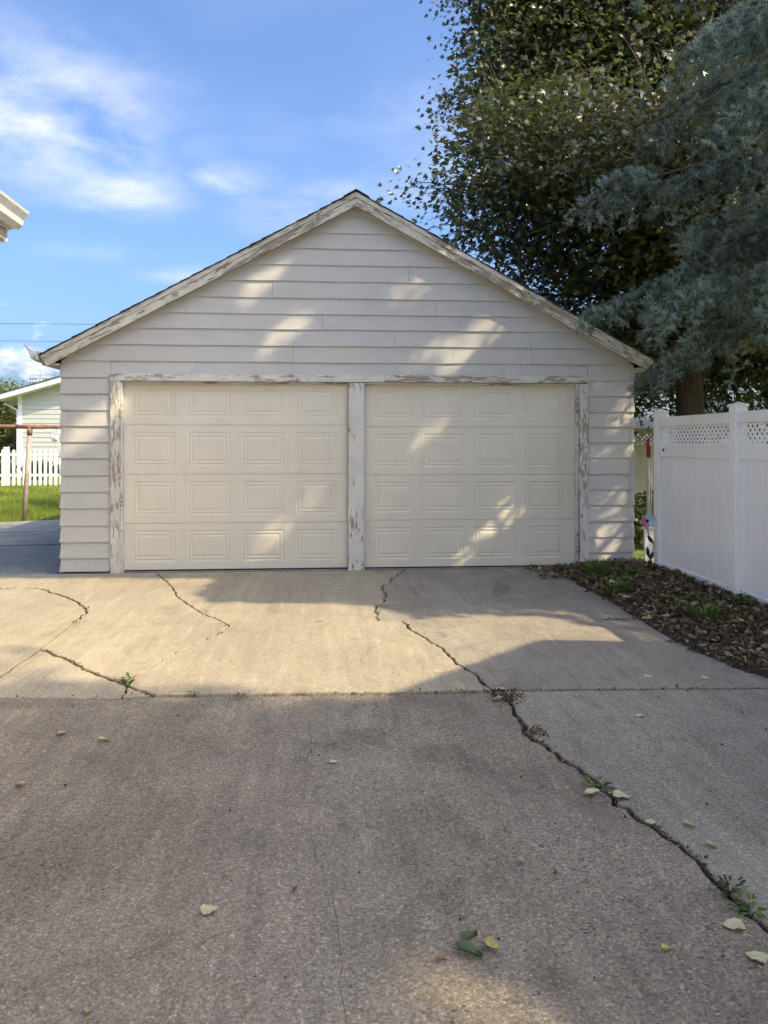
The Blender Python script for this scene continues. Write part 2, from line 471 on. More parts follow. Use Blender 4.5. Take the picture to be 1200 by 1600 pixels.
# ------------------------------------------------------------------ mesh helpers
class MB:
    def __init__(self):
        self.v = []
        self.f = []

    def add(self, verts, faces):
        o = len(self.v)
        self.v.extend([tuple(p) for p in verts])
        self.f.extend([tuple(i + o for i in f) for f in faces])
        return self

    def box(self, x0, x1, y0, y1, z0, z1, c=0.0):
        if c > 0:
            bm = bmesh.new()
            bmesh.ops.create_cube(bm, size=1.0)
            for v in bm.verts:
                v.co = Vector(((x0 + x1) / 2 + v.co.x * (x1 - x0), (y0 + y1) / 2 + v.co.y * (y1 - y0), (z0 + z1) / 2 + v.co.z * (z1 - z0)))
            bmesh.ops.bevel(bm, geom=bm.edges[:], offset=c, segments=1, affect='EDGES')
            bm.verts.index_update()
            self.add([v.co[:] for v in bm.verts], [[v.index for v in f.verts] for f in bm.faces])
            bm.free()
            return self
        p = [(x0, y0, z0), (x1, y0, z0), (x1, y1, z0), (x0, y1, z0), (x0, y0, z1), (x1, y0, z1), (x1, y1, z1), (x0, y1, z1)]
        return self.add(p, [(0, 3, 2, 1), (4, 5, 6, 7), (0, 1, 5, 4), (1, 2, 6, 5), (2, 3, 7, 6), (3, 0, 4, 7)])

    def prism_y(self, poly, y0, y1):
        """polygon of (x, z) extruded along y"""
        n = len(poly)
        vs = [(x, y0, z) for x, z in poly] + [(x, y1, z) for x, z in poly]
        fs = [tuple(range(n)), tuple(range(2 * n - 1, n - 1, -1))]
        for i in range(n):
            j = (i + 1) % n
            fs.append((i, i + n, j + n, j))
        return self.add(vs, fs)

    def tube(self, pts, rads, n=8, cap=True):
        pts = [Vector(p) for p in pts]
        if isinstance(rads, (int, float)):
            rads = [rads] * len(pts)
        rings = []
        up = None
        for i, p in enumerate(pts):
            t = (pts[min(i + 1, len(pts) - 1)] - pts[max(i - 1, 0)]).normalized()
            if up is None:
                up = Vector((0, 0, 1)) if abs(t.z) < 0.9 else Vector((1, 0, 0))
            a = t.cross(up)
            if a.length < 1e-4:
                a = t.cross(Vector((0, 1, 0.1)))
            a.normalize()
            b = a.cross(t).normalized()
            up = b
            rings.append([p + (a * math.cos(2 * math.pi * k / n) + b * math.sin(2 * math.pi * k / n)) * rads[i] for k in range(n)])
        vs = [q for r in rings for q in r]
        fs = []
        for i in range(len(pts) - 1):
            for k in range(n):
                k2 = (k + 1) % n
                fs.append((i * n + k, i * n + k2, (i + 1) * n + k2, (i + 1) * n + k))
        if cap:
            fs.append(tuple(range(n - 1, -1, -1)))
            fs.append(tuple((len(pts) - 1) * n + k for k in range(n)))
        return self.add(vs, fs)

    def mesh(self, name, mat, smooth=False, base=(0, 0, 0)):
        me = bpy.data.meshes.new(name)
        bx, by, bz = base
        me.from_pydata([(x - bx, y - by, z - bz) for x, y, z in self.v], [], self.f)
        if mat:
            me.materials.append(mat)
        if smooth:
            me.shade_smooth()
        me.update()
        return me


def link(name, me, parent=None, loc=(0, 0, 0), rot=None):
    o = bpy.data.objects.new(name, me)
    COL.objects.link(o)
    o.location = loc
    if rot is not None:
        o.rotation_euler = rot
    if parent is not None:
        o.parent = parent
    return o


def base_of(parent):
    b = Vector((0, 0, 0))
    while parent is not None:
        b += parent.location
        parent = parent.parent
    return b


def part(name, mb, mat, parent=None, smooth=False):
    """mesh given in world coordinates, stored relative to its parent's base"""
    b = base_of(parent)
    return link(name, mb.mesh(name, mat, smooth, b), parent)


def tag(o, label=None, cat=None, group=None, kind=None):
    if label: o['label'] = label
    if cat: o['category'] = cat
    if group: o['group'] = group
    if kind: o['kind'] = kind
    return o


def thing(name, label, cat, loc=(0, 0, 0), group=None):
    o = link(name, None, None, loc)
    o.empty_display_size = 0.2
    return tag(o, label, cat, group)


def struct(name, mb, mat, smooth=False):
    return tag(part(name, mb, mat, None, smooth), kind='structure')


def copy_tree(o, parent=None, loc=None, rotz=None):
    c = o.copy()
    COL.objects.link(c)
    c.parent = parent
    if loc is not None: c.location = loc
    if rotz is not None: c.rotation_euler.z = rotz
    for ch in list(o.children):
        copy_tree(ch, c)
    return c


def rand_rot(n, tilt=None):
    """n random rotation matrices; tilt limits how far local Z leans from up"""
    az = rng.uniform(0, 2 * np.pi, n)
    sp = rng.uniform(0, 2 * np.pi, n)
    ti = np.arccos(rng.uniform(-1, 1, n)) if tilt is None else np.abs(rng.normal(0, tilt, n))
    ca, sa, ct, st, cs, ss = np.cos(az), np.sin(az), np.cos(ti), np.sin(ti), np.cos(sp), np.sin(sp)
    Rz = np.zeros((n, 3, 3)); Rz[:, 0, 0] = ca; Rz[:, 0, 1] = -sa; Rz[:, 1, 0] = sa; Rz[:, 1, 1] = ca; Rz[:, 2, 2] = 1
    Rx = np.zeros((n, 3, 3)); Rx[:, 0, 0] = 1; Rx[:, 1, 1] = ct; Rx[:, 1, 2] = -st; Rx[:, 2, 1] = st; Rx[:, 2, 2] = ct
    Rs = np.zeros((n, 3, 3)); Rs[:, 0, 0] = cs; Rs[:, 0, 1] = -ss; Rs[:, 1, 0] = ss; Rs[:, 1, 1] = cs; Rs[:, 2, 2] = 1
    return Rz @ Rx @ Rs


def frames(d, roll=None):
    """rotation matrices whose local X follows the directions d (n,3)"""
    d = d / np.maximum(np.linalg.norm(d, axis=1, keepdims=True), 1e-6)
    up = np.tile(np.array([0, 0, 1.0]), (len(d), 1))
    up[np.abs(d[:, 2]) > 0.95] = (1, 0, 0)
    y = np.cross(up, d); y /= np.linalg.norm(y, axis=1, keepdims=True)
    z = np.cross(d, y)
    if roll is not None:
        c, s = np.cos(roll)[:, None], np.sin(roll)[:, None]
        y, z = y * c + z * s, z * c - y * s
    return np.stack([d, y, z], axis=2)


def scatter_mesh(name, tv, tf, R, T, S, mats, tint=None, midx=None):
    """many copies of one small template joined into one mesh, with a tint per copy"""
    tv = np.asarray(tv, float); tf = np.asarray(tf, int)
    n, k, m = len(T), len(tv), len(tf)
    S = np.asarray(S, float)
    if S.ndim == 1: S = np.repeat(S[:, None], 3, 1)
    co = np.einsum('nij,nkj->nki', R, tv[None] * S[:, None, :]) + T[:, None, :]
    fi = (tf[None] + (np.arange(n) * k)[:, None, None]).reshape(-1)
    me = bpy.data.meshes.new(name)
    me.vertices.add(n * k)
    me.vertices.foreach_set('co', co.reshape(-1).astype(np.float32))
    w_ = tf.shape[1]
    me.loops.add(n * m * w_)
    me.loops.foreach_set('vertex_index', fi.astype(np.int32))
    me.polygons.add(n * m)
    me.polygons.foreach_set('loop_start', np.arange(0, n * m * w_, w_, dtype=np.int32))
    for mt in mats: me.materials.append(mt)
    if midx is not None:
        me.polygons.foreach_set('material_index', np.repeat(midx, m).astype(np.int32))
    if tint is None: tint = rng.uniform(0, 1, n)
    at = me.attributes.new('tint', 'FLOAT', 'POINT')
    at.data.foreach_set('value', np.repeat(tint, k).astype(np.float32))
    me.update(calc_edges=True)
    return me


TRI_V = [(0, 0, 0), (0.14, -0.46, -0.06), (0.46, -0.19, 0.02), (1.0, 0.0, -0.10), (0.46, 0.19, 0.02), (0.14, 0.46, -0.06)]
TRI_F = [(0, 1, 2), (0, 2, 4), (2, 3, 4), (0, 4, 5)]
MAPLE_V = [(0, 0, 0), (0.28, -0.10, 0.02), (0.20, -0.46, -0.05), (0.50, -0.24, 0.0), (0.62, -0.40, -0.06), (0.66, -0.16, 0.02), (1.0, 0.0, -0.10),
           (0.66, 0.16, 0.02), (0.62, 0.40, -0.06), (0.50, 0.24, 0.0), (0.20, 0.46, -0.05), (0.28, 0.10, 0.02)]
MAPLE_F = [(0, 1, 11), (1, 2, 3), (1, 3, 9), (1, 9, 11), (9, 10, 11), (3, 4, 5), (3, 5, 7), (3, 7, 9), (7, 8, 9), (5, 6, 7)]
OVAL_V = [(0, 0, 0), (0.3, -0.26, 0.05), (0.7, -0.2, 0.02), (1, 0, -0.08), (0.7, 0.2, 0.02), (0.3, 0.26, 0.05)]
OVAL_F = [(0, 1, 5), (1, 2, 5), (2, 4, 5), (2, 3, 4)]
# ------------------------------------------------------------------ ground and driveway
struct('ground', MB().add([(-600, -600, -0.09), (600, -600, -0.09), (600, 900, -0.09), (-600, 900, -0.09)], [(0, 1, 2, 3)]), M['lawn'])
struct('driveway_bed', MB().add([(-4.4, -16, -0.020), (3.9, -16, -0.020), (3.9, 0.0, -0.020), (-4.4, 0.0, -0.020)], [(0, 1, 2, 3)]), M['soil'])


def jag(pts, step=0.045, amp=0.012, seed=0):
    """turn a coarse polyline into an irregular crack"""
    r = random.Random(seed)
    out = [pts[0]]
    drift = 0.0
    for (x0, y0), (x1, y1) in zip(pts[:-1], pts[1:]):
        L = math.hypot(x1 - x0, y1 - y0)
        n = max(1, int(L / step))
        nx, ny = -(y1 - y0) / (L + 1e-9), (x1 - x0) / (L + 1e-9)
        for i in range(1, n + 1):
            t = i / n
            if i < n:
                drift = 0.6 * drift + r.uniform(-amp, amp)
                out.append((x0 + (x1 - x0) * t + nx * drift, y0 + (y1 - y0) * t + ny * drift))
            else:
                out.append((x1, y1))
    return out


LN = {
    'back_a': [(-4.3, -0.03), (-1.844, -0.03)],
    'back_b': [(-1.844, -0.03), (0.847, -0.03)],
    'back_c': [(0.847, -0.03), (3.55, -0.03)],
    'c1a': [(-4.3, -0.86), (-3.63, -0.811), (-3.153, -0.815), (-2.783, -0.843), (-2.37, -1.269), (-2.078, -1.747), (-1.989, -1.948), (-1.977, -2.346)],
    'c1b': [(-1.977, -2.346), (-1.974, -2.527), (-1.956, -3.057)],
    'c1c': [(-1.956, -3.057), (-1.973, -3.357), (-1.97, -3.651), (-1.969, -4.045)],
    'c2': [(-1.956, -3.057), (-1.726, -3.26), (-1.519, -3.529), (-1.304, -3.738), (-1.152, -3.893)],
    'c2b': [(-1.152, -3.893), (-1.037, -3.992), (-0.966, -4.073)],
    'c2c': [(-1.152, -3.893), (-1.135, -4.092)],
    'c3a': [(-1.844, -0.03), (-1.567, -0.702), (-1.338, -1.403), (-1.076, -1.945), (-0.873, -2.259), (-0.791, -2.41)],
    'c3b': [(-0.791, -2.41), (-0.754, -2.479), (-0.785, -2.712), (-1.013, -3.207), (-1.157, -3.724), (-1.152, -3.893)],
    'c4a': [(0.847, -0.03), (0.559, -0.93), (0.542, -1.4), (0.394, -2.056), (0.397, -2.42)],
    'c4b': [(0.588, -2.434), (0.655, -2.82), (0.783, -3.231), (0.819, -3.539), (0.879, -3.775), (0.94, -4.129)],
    'c5': [(0.94, -4.129), (0.995, -4.355), (0.991, -4.635), (0.978, -4.801), (1.044, -4.994), (1.093, -5.2), (1.107, -5.352), (1.121, -5.491), (1.169, -5.62),
           (1.213, -5.739), (1.242, -5.848), (1.255, -6.057), (1.27, -6.142), (1.278, -6.265), (1.36, -7.2), (1.30, -8.6), (1.42, -11), (1.4, -15.9)],
    'j1a': [(-4.3, -2.29), (-1.977, -2.346)],
    'j1b': [(-1.977, -2.346), (-0.791, -2.41)],
    'j1c': [(-0.791, -2.41), (0.397, -2.42)],
    'j1d': [(0.397, -2.42), (0.588, -2.434)],
    'j1e': [(0.588, -2.434), (2.481, -2.533), (3.55, -2.56)],
    'j2a': [(-4.3, -4.02), (-1.969, -4.045)],
    'j2b': [(-1.969, -4.045), (-1.598, -4.047), (-1.135, -4.092)],
    'j2c': [(-1.135, -4.092), (-0.966, -4.073)],
    'j2d': [(-0.966, -4.073), (0.319, -4.127), (0.94, -4.129)],
    'j2d1': [(-0.966, -4.073), (-0.085, -4.11)],
    'j2d2': [(-0.085, -4.11), (0.319, -4.127), (0.94, -4.129)],
    'c6': [(-0.085, -4.11), (-0.083, -4.83), (-0.094, -5.23), (-0.064, -5.53), (-0.020, -5.83), (0.020, -6.01), (0.030, -6.14), (0.042, -6.33), (0.038, -6.44), (0.045, -6.51), (0.02, -7.6), (0.10, -9.5), (0.0, -15.9)],
    'j2e': [(0.94, -4.129), (2.528, -4.204), (3.55, -4.25)],
}
AMP = {'c6': 0.013, 'j2d1': 0.003, 'j2d2': 0.003, 'back_a': 0.001, 'back_b': 0.001, 'back_c': 0.001, 'c1b': 0.004, 'c1c': 0.005, 'j1a': 0.002, 'j1b': 0.0012, 'j1c': 0.0012, 'j1d': 0.004, 'j1e': 0.002,
       'j2a': 0.003, 'j2b': 0.004, 'j2c': 0.004, 'j2d': 0.003, 'j2e': 0.003, 'c3a': 0.009, 'c3b': 0.009, 'c5': 0.017, 'c4a': 0.016, 'c4b': 0.014}
GAP = {'c6': 0.0005, 'j2d1': 0.016, 'j2d2': 0.016, 'j1a': 0.004, 'j1b': 0.0030, 'j1c': 0.0028, 'j1e': 0.0028, 'j2a': 0.004, 'j2b': 0.008, 'j2c': 0.010, 'j2d': 0.016, 'j2e': 0.013, 'c1a': 0.009, 'c1b': 0.010, 'c1c': 0.011,
       'c2': 0.010, 'c2b': 0.010, 'c2c': 0.009, 'c3a': 0.007, 'c3b': 0.008, 'c4a': 0.009, 'c4b': 0.010, 'c5': 0.013, 'j1d': 0.004}
JL = {k: jag(v, 0.04 if not k.startswith('back') else 0.5, AMP.get(k, 0.013), i) for i, (k, v) in enumerate(LN.items())}


def slab(segs, mat, top=0.0, parent=None, extra=()):
    """a concrete slab bounded by the named cracks; '-' walks a crack backwards"""
    pts, gap = [], []
    for sgm in segs:
        if isinstance(sgm, tuple):
            line, gp = [sgm], 0.0
        else:
            rev = sgm.startswith('-')
            k = sgm.lstrip('-')
            line = JL[k][::-1] if rev else JL[k]
            gp = GAP.get(k, 0.002)
        for p in line:
            if pts and math.hypot(p[0] - pts[-1][0], p[1] - pts[-1][1]) < 1e-4:
                gap[-1] = max(gap[-1], gp)
                continue
            pts.append(p); gap.append(gp)
    if math.hypot(pts[0][0] - pts[-1][0], pts[0][1] - pts[-1][1]) < 1e-4:
        pts.pop(); gap.pop()
    n = len(pts)
    area = sum(pts[i][0] * pts[(i + 1) % n][1] - pts[(i + 1) % n][0] * pts[i][1] for i in range(n))
    if area < 0:
        pts.reverse(); gap.reverse()

    def inset(d):
        out = []
        for i in range(n):
            a, b, c = pts[i - 1], pts[i], pts[(i + 1) % n]
            t = Vector((c[0] - a[0], c[1] - a[1]))
            if t.length < 1e-6: t = Vector((1, 0))
            t.normalize()
            if gap[i] < .0009: gap[i] = .0014 * max(0.0, mnoise.noise(Vector((b[0] * 2.5, b[1] * 2.5, 4)))) + .00002
            wob = 0.65 + 0.9 * abs(mnoise.noise(Vector((b[0] * 9, b[1] * 9, top * 300 + 2))))
            k = gap[i] * wob + d * min(1.0, gap[i] / .006 + .08)
            out.append((b[0] - t.y * k, b[1] + t.x * k))
        return out
    rings = [(inset(0.0), -0.07), (inset(0.0), top - 0.007), (inset(0.003), top - 0.002), (inset(0.009), top)]
    vs, fs = [], []
    for r, z in rings:
        vs += [(x, y, z) for x, y in r]
    for k in range(len(rings) - 1):
        for i in range(n):
            j = (i + 1) % n
            fs.append((k * n + i, k * n + j, (k + 1) * n + j, (k + 1) * n + i))
    fs.append(tuple((len(rings) - 1) * n + i for i in range(n)))
    mb = MB().add(vs, fs)
    return part('concrete_slab', mb, mat, parent)


drive = link('driveway', None)
tag(drive, kind='structure')
slab([(-4.3, -0.86), 'c1a', '-j1a'], M['apron'], 0.001, drive)
slab(['j1a', 'c1b', 'c1c', '-j2a'], M['apron'], 0.0, drive) if False else None
slab(['j1a', 'c1b', 'c1c', (-1.969, -4.045), (-4.3, -4.02)], M['apron'], 0.000, drive)
slab(['back_a', 'c3a', '-j1b', '-c1a'], M['apron'], 0.004, drive)
slab(['j1b', 'c3b', '-c2', '-c1b'], M['apron'], 0.002, drive)
slab(['back_b', 'c4a', '-j1c', '-c3a'], M['apron'], 0.003, drive)
slab(['j1c', 'j1d', 'c4b', '-j2d', '-c2b', '-c3b'], M['apron'], 0.006, drive)
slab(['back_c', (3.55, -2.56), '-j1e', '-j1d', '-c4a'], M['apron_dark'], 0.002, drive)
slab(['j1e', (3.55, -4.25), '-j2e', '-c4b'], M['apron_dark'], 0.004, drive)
slab(['c2', 'c2c', '-j2b', '-c1c'], M['apron'], -0.002, drive)
slab(['c2b', '-j2c', '-c2c'], M['apron'], 0.0, drive)
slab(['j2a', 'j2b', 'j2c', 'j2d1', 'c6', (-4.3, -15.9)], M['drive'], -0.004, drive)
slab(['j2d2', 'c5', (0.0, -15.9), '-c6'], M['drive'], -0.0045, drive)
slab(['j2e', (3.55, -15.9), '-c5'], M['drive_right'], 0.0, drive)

# concrete beside the garage, with a broken joint, and the lawn behind it
side = link('side_yard_slab', None); tag(side, kind='structure')
for poly, z in (([(-8.2, 0.03), (-2.86, 0.03), (-2.86, 2.55), (-8.2, 2.0)], -0.012), ([(-8.2, 2.02), (-2.86, 2.57), (-2.86, 4.2), (-8.2, 3.5)], -0.002),
                ([(-8.2, 3.53), (-2.86, 4.23), (-2.86, 6.6), (-5.2, 5.75), (-8.2, 4.3)], 0.004)):
    n = len(poly)
    part('concrete_slab', MB().add([(x, y, -0.08) for x, y in poly] + [(x, y, z) for x, y in poly],
         [tuple(n + i for i in range(n))] + [(i, (i + 1) % n, n + (i + 1) % n, n + i) for i in range(n)]), M['side_slab'], side)
lawn = MB().add([(-30, 4.0, -0.035), (30, 4.0, -0.035), (30, 60, -0.035), (-30, 60, -0.035)], [(0, 1, 2, 3)])
struct('lawn', lawn, M['lawn'])

# grass growing on the part of the lawn the picture shows
N = 60000
gy = 4.2 + 14.5 * rng.random(N) ** 1.3
gx = -5.4 - 0.42 * (gy - 6) + rng.uniform(-3.0, 2.6, N)
ok = gy > 5.75 + 0.4 * (gx + 5.2) + 0.10 * np.sin(gx * 9)
ok &= ~((gx > -3.0) & (gy < 7.0))
gx, gy = gx[ok], gy[ok]
N = len(gx)
gm = scatter_mesh('lawn_grass', [(-0.5, 0, 0), (0.5, 0, 0), (0.1, 0.35, 1)], [(0, 1, 2)], rand_rot(N, 0.25),
                  np.stack([gx, gy, np.full(N, -0.035)], 1), np.stack([rng.uniform(0.008, 0.014, N), rng.uniform(0.02, 0.09, N), rng.uniform(0.04, 0.10, N)], 1), [M['grass']],
                  np.clip(0.45 + 0.35 * np.sin(gx * 1.7 + gy * 0.8) * np.sin(gx * .9 - gy * 1.9) + 0.2 * np.sin(gx * 5.1 + gy * 3.3) + rng.normal(0, 0.25, N), 0, 1))
tag(link('lawn_grass', gm), 'sunlit green lawn between side slab and picket fence', 'grass', kind='stuff')

# ------------------------------------------------------------------ garage
GX0, GX1, GD = -2.847, 3.470, 6.6           # front corners and depth
AX, AZ, SL = 0.315, 4.165, 0.542            # ridge x, ridge z (front rake top), slope
garage = thing('garage', 'detached two-door garage with pale grey lap siding and peeling white trim', 'garage', (AX, 0, 0))
ZC = [0.0, .169, .341, .521, .707, .881, 1.06, 1.245, 1.417, 1.592, 1.762, 1.941, 2.118, 2.297, 2.477, 2.657, 2.826, 3.002, 3.188, 3.372, 3.552, 3.728, 3.905, 4.06]
HX0, HX1, HZ = -2.336, 2.945, 2.158         # outer edges and top of the door surround

mb = MB()
mb.box(GX0 + .02, HX0 + .06, 0.012, 0.10, 0.0, 2.25)
mb.box(HX1 - .06, GX1 - .02, 0.012, 0.10, 0.0, 2.25)
mb.prism_y([(GX0 + .02, 2.1), (GX1 - .02, 2.1), (GX1 - .02, 2.28), (AX, 3.98), (GX0 + .02, 2.28)], 0.010, 0.102)
wall = part('front_wall', mb, M['sheath'], garage)
mb = MB()
mb.box(GX0 + .02, GX0 + .12, 0.104, GD - .1, 0.0, 2.28)
mb.box(GX1 - .12, GX1 - .02, 0.104, GD - .1, 0.0, 2.28)
mb.prism_y([(GX0 + .02, 0), (GX1 - .02, 0), (GX1 - .02, 2.28), (AX, 3.98), (GX0 + .02, 2.28)], GD - .1, GD)
swall = part('side_wall', mb, M['sheath'], garage)
part('floor_slab', MB().box(GX0 + .03, GX1 - .03, 0.0, GD - .02, -0.07, 0.006), M['side_slab'], garage)


def rake_x(z, side):
    """x where the roof underside meets height z"""
    d = (AZ - 0.10 - z) / SL
    return AX + side * max(d, 0.02)


def siding_board(x0b, x1b, x0t, x1t, z0, z1, seed, out=0.020):
    """one lapped board: thick at the bottom edge, tucked under the next one"""
    L = x1b - x0b
    n = max(1, int(L / 0.35))
    r = random.Random(seed)
    mb = MB()
    vs = []
    dz = r.uniform(-0.002, 0.002)
    for i in range(n + 1):
        t = i / n
        xb, xt = x0b + (x1b - x0b) * t, x0t + (x1t - x0t) * t
        wz = dz + r.uniform(-0.0022, 0.0022)
        wy = r.uniform(-0.0025, 0.0025)
        vs += [(xb, -out + wy, z0 + wz), (xb, 0.008, z0 + wz), (xt, 0.008, z1), (xt, -0.003 + wy * .3, z1)]
    fs = []
    for i in range(n):
        a, b = i * 4, i * 4 + 4
        for k in range(4):
            k2 = (k + 1) % 4
            fs.append((a + k, a + k2, b + k2, b + k))
    fs += [(0, 3, 2, 1), (n * 4, n * 4 + 1, n * 4 + 2, n * 4 + 3)]
    return part('siding_board', mb.add(vs, fs), M['siding'], wall)


SEAMS = {13: [-0.37 - 0.0, 1.40, 2.30], 12: [-1.44, 1.98], 14: [0.75, 2.28], 15: [-0.05], 16: [1.2], 17: [-0.6], 18: [0.9]}
for i in range(len(ZC) - 1):
    z0, z1 = ZC[i], ZC[i + 1] + 0.016
    if i == 0: z0 = 0.022
    if z1 < 2.2:
        spans = [(GX0, HX0 + 0.004), (HX1 - 0.004, GX1)]
        for a, b in spans:
            siding_board(a, b, a, b, z0, z1, i * 7 + (1 if a > 0 else 0))
        continue
    if i == 12:
        siding_board(GX0, HX0 + .004, GX0, HX0 + .004, z0, z1, 71)
        siding_board(HX1 - .004, GX1, HX1 - .004, GX1, z0, z1, 72)
        cuts = [HX0 + .006] + SEAMS[12] + [HX1 - .006]
        zb = HZ - 0.03
        for a, b in zip(cuts[:-1], cuts[1:]):
            siding_board(a + .001, b - .001, a + .001, b - .001, zb, z1, int(a * 100), out=0.0145)
        continue
    l0, r0 = max(GX0, rake_x(z0, -1)), min(GX1, rake_x(z0, 1))
    l1, r1 = max(GX0, rake_x(z1, -1)), min(GX1, rake_x(z1, 1))
    cuts = [None] + [s for s in SEAMS.get(i, []) if l1 + .2 < s < r1 - .2] + [None]
    for k in range(len(cuts) - 1):
        a0, a1 = (l0, l1) if cuts[k] is None else (cuts[k] + .0015,) * 2
        b0, b1 = (r0, r1) if cuts[k + 1] is None else (cuts[k + 1] - .0015,) * 2
        siding_board(a0, b0, a1, b1, z0, z1, i * 31 + k)

# metal caps over the board ends at the two front corners
capm = {}
for sgn, x in ((-1, GX0), (1, GX1)):
    mb = MB()
    e = sgn * 0.020
    i_ = -sgn * 0.032
    vs = [(e, -0.026, 0), (i_, -0.0235, 0), (i_, -0.006, 0.178), (sgn * 0.007, -0.006, 0.178), (e, 0.05, 0), (sgn * 0.007, 0.05, 0.178), (i_, 0.01, 0), (i_, 0.01, 0.178)]
    mb.add(vs, [(0, 1, 2, 3), (0, 3, 5, 4), (0, 4, 6, 1), (1, 6, 7, 2), (3, 2, 7, 5)])
    capm[sgn] = mb.mesh('corner_cap', M['siding'])
    for i in range(13):
        z0 = ZC[i] if i else 0.022
        o = link('corner_cap', capm[sgn], wall, (x - AX, 0, z0))
        o.scale.z = (ZC[i + 1] - z0) / 0.178
# lapped boards of the side walls
for sgn, x in ((-1, GX0), (1, GX1)):
    mb = MB().add([(sgn * .017, 0.052, 0), (0, 0.052, 0), (0, 0.052, .19), (sgn * .003, 0.052, .19), (sgn * .017, GD, 0), (0, GD, 0), (0, GD, .19), (sgn * .003, GD, .19)],
                  [(0, 1, 2, 3), (7, 6, 5, 4), (0, 4, 5, 1), (1, 5, 6, 2), (2, 6, 7, 3), (3, 7, 4, 0)])
    me = mb.mesh('siding_board', M['siding'])
    for i in range(12):
        link('siding_board', me, swall, (x - AX, 0, ZC[i] if i else 0.022))


def trim_board(name, L, w_, t, loc, rot, mat, parent, seed=0, wear=0.0015):
    """board along local X, width along local Z, front face at local y=-t"""
    r = random.Random(seed)
    n = max(2, int(L / 0.12))
    vs, fs = [], []
    for i in range(n + 1):
        x = L * i / n
        a, b = r.uniform(-wear, wear), r.uniform(-wear, wear)
        c = 0.004
        vs += [(x, -t, c + a), (x, -t + c, a), (x, 0, a), (x, 0, w_ + b), (x, -t + c, w_ + b), (x, -t, w_ - c + b)]
    for i in range(n):
        p, q_ = i * 6, i * 6 + 6
        for k in range(6):
            k2 = (k + 1) % 6
            fs.append((p + k, q_ + k, q_ + k2, p + k2))
    fs += [tuple(range(6)), tuple(n * 6 + k for k in range(5, -1, -1))]
    me = MB().add(vs, fs).mesh(name, mat)
    b0 = base_of(parent)
    return link(name, me, parent, (loc[0] - b0.x, loc[1] - b0.y, loc[2] - b0.z), rot)


surround = part('door_surround', MB().box(HX0 + .07, HX1 - .07, 0.104, 0.16, 2.07, 2.25), M['trim'], garage)
UP = (0, rad(-90), 0)          # local X points up, local Z points to -x
XL = 0.625
hdr_top = HZ
trim_board('header_board', 2.966, 0.078, 0.042, (HX0, 0.0, hdr_top - .078), (0, 0, 0), M['trim'], surround, 1)
trim_board('header_board', HX1 - 0.632, 0.078, 0.042, (0.632, 0.0, hdr_top - .076), (0, 0, 0), M['trim_bad'], surround, 2)
trim_board('jamb_board', 2.076, 0.103, 0.040, (HX0 + .106, 0.0, 0.002), UP, M['trim_bad'], surround, 3)
trim_board('jamb_board', 0.80, 0.102, 0.041, (HX1 - .002, 0.0, 0.002), UP, M['trim'], surround, 4)
trim_board('jamb_board', 1.272, 0.106, 0.038, (HX1 - .001, 0.0, 0.805), UP, M['trim_bad'], surround, 5)
trim_board('post_board', 2.070, 0.176, 0.045, (0.408, 0.012, 0.003), UP, M['trim'], surround, 6)
# inner faces of the openings
for x0, x1 in ((HX0 + .108, HX0 + .128), (HX1 - .135, HX1 - .112)):
    part('jamb_lining', MB().box(x0, x1, -0.028, 0.10, 0.004, 2.074, .003), M['trim'], surround)
part('post_core', MB().box(0.250, 0.388, 0.014, 0.16, 0.0, 2.07), M['trim'], surround)


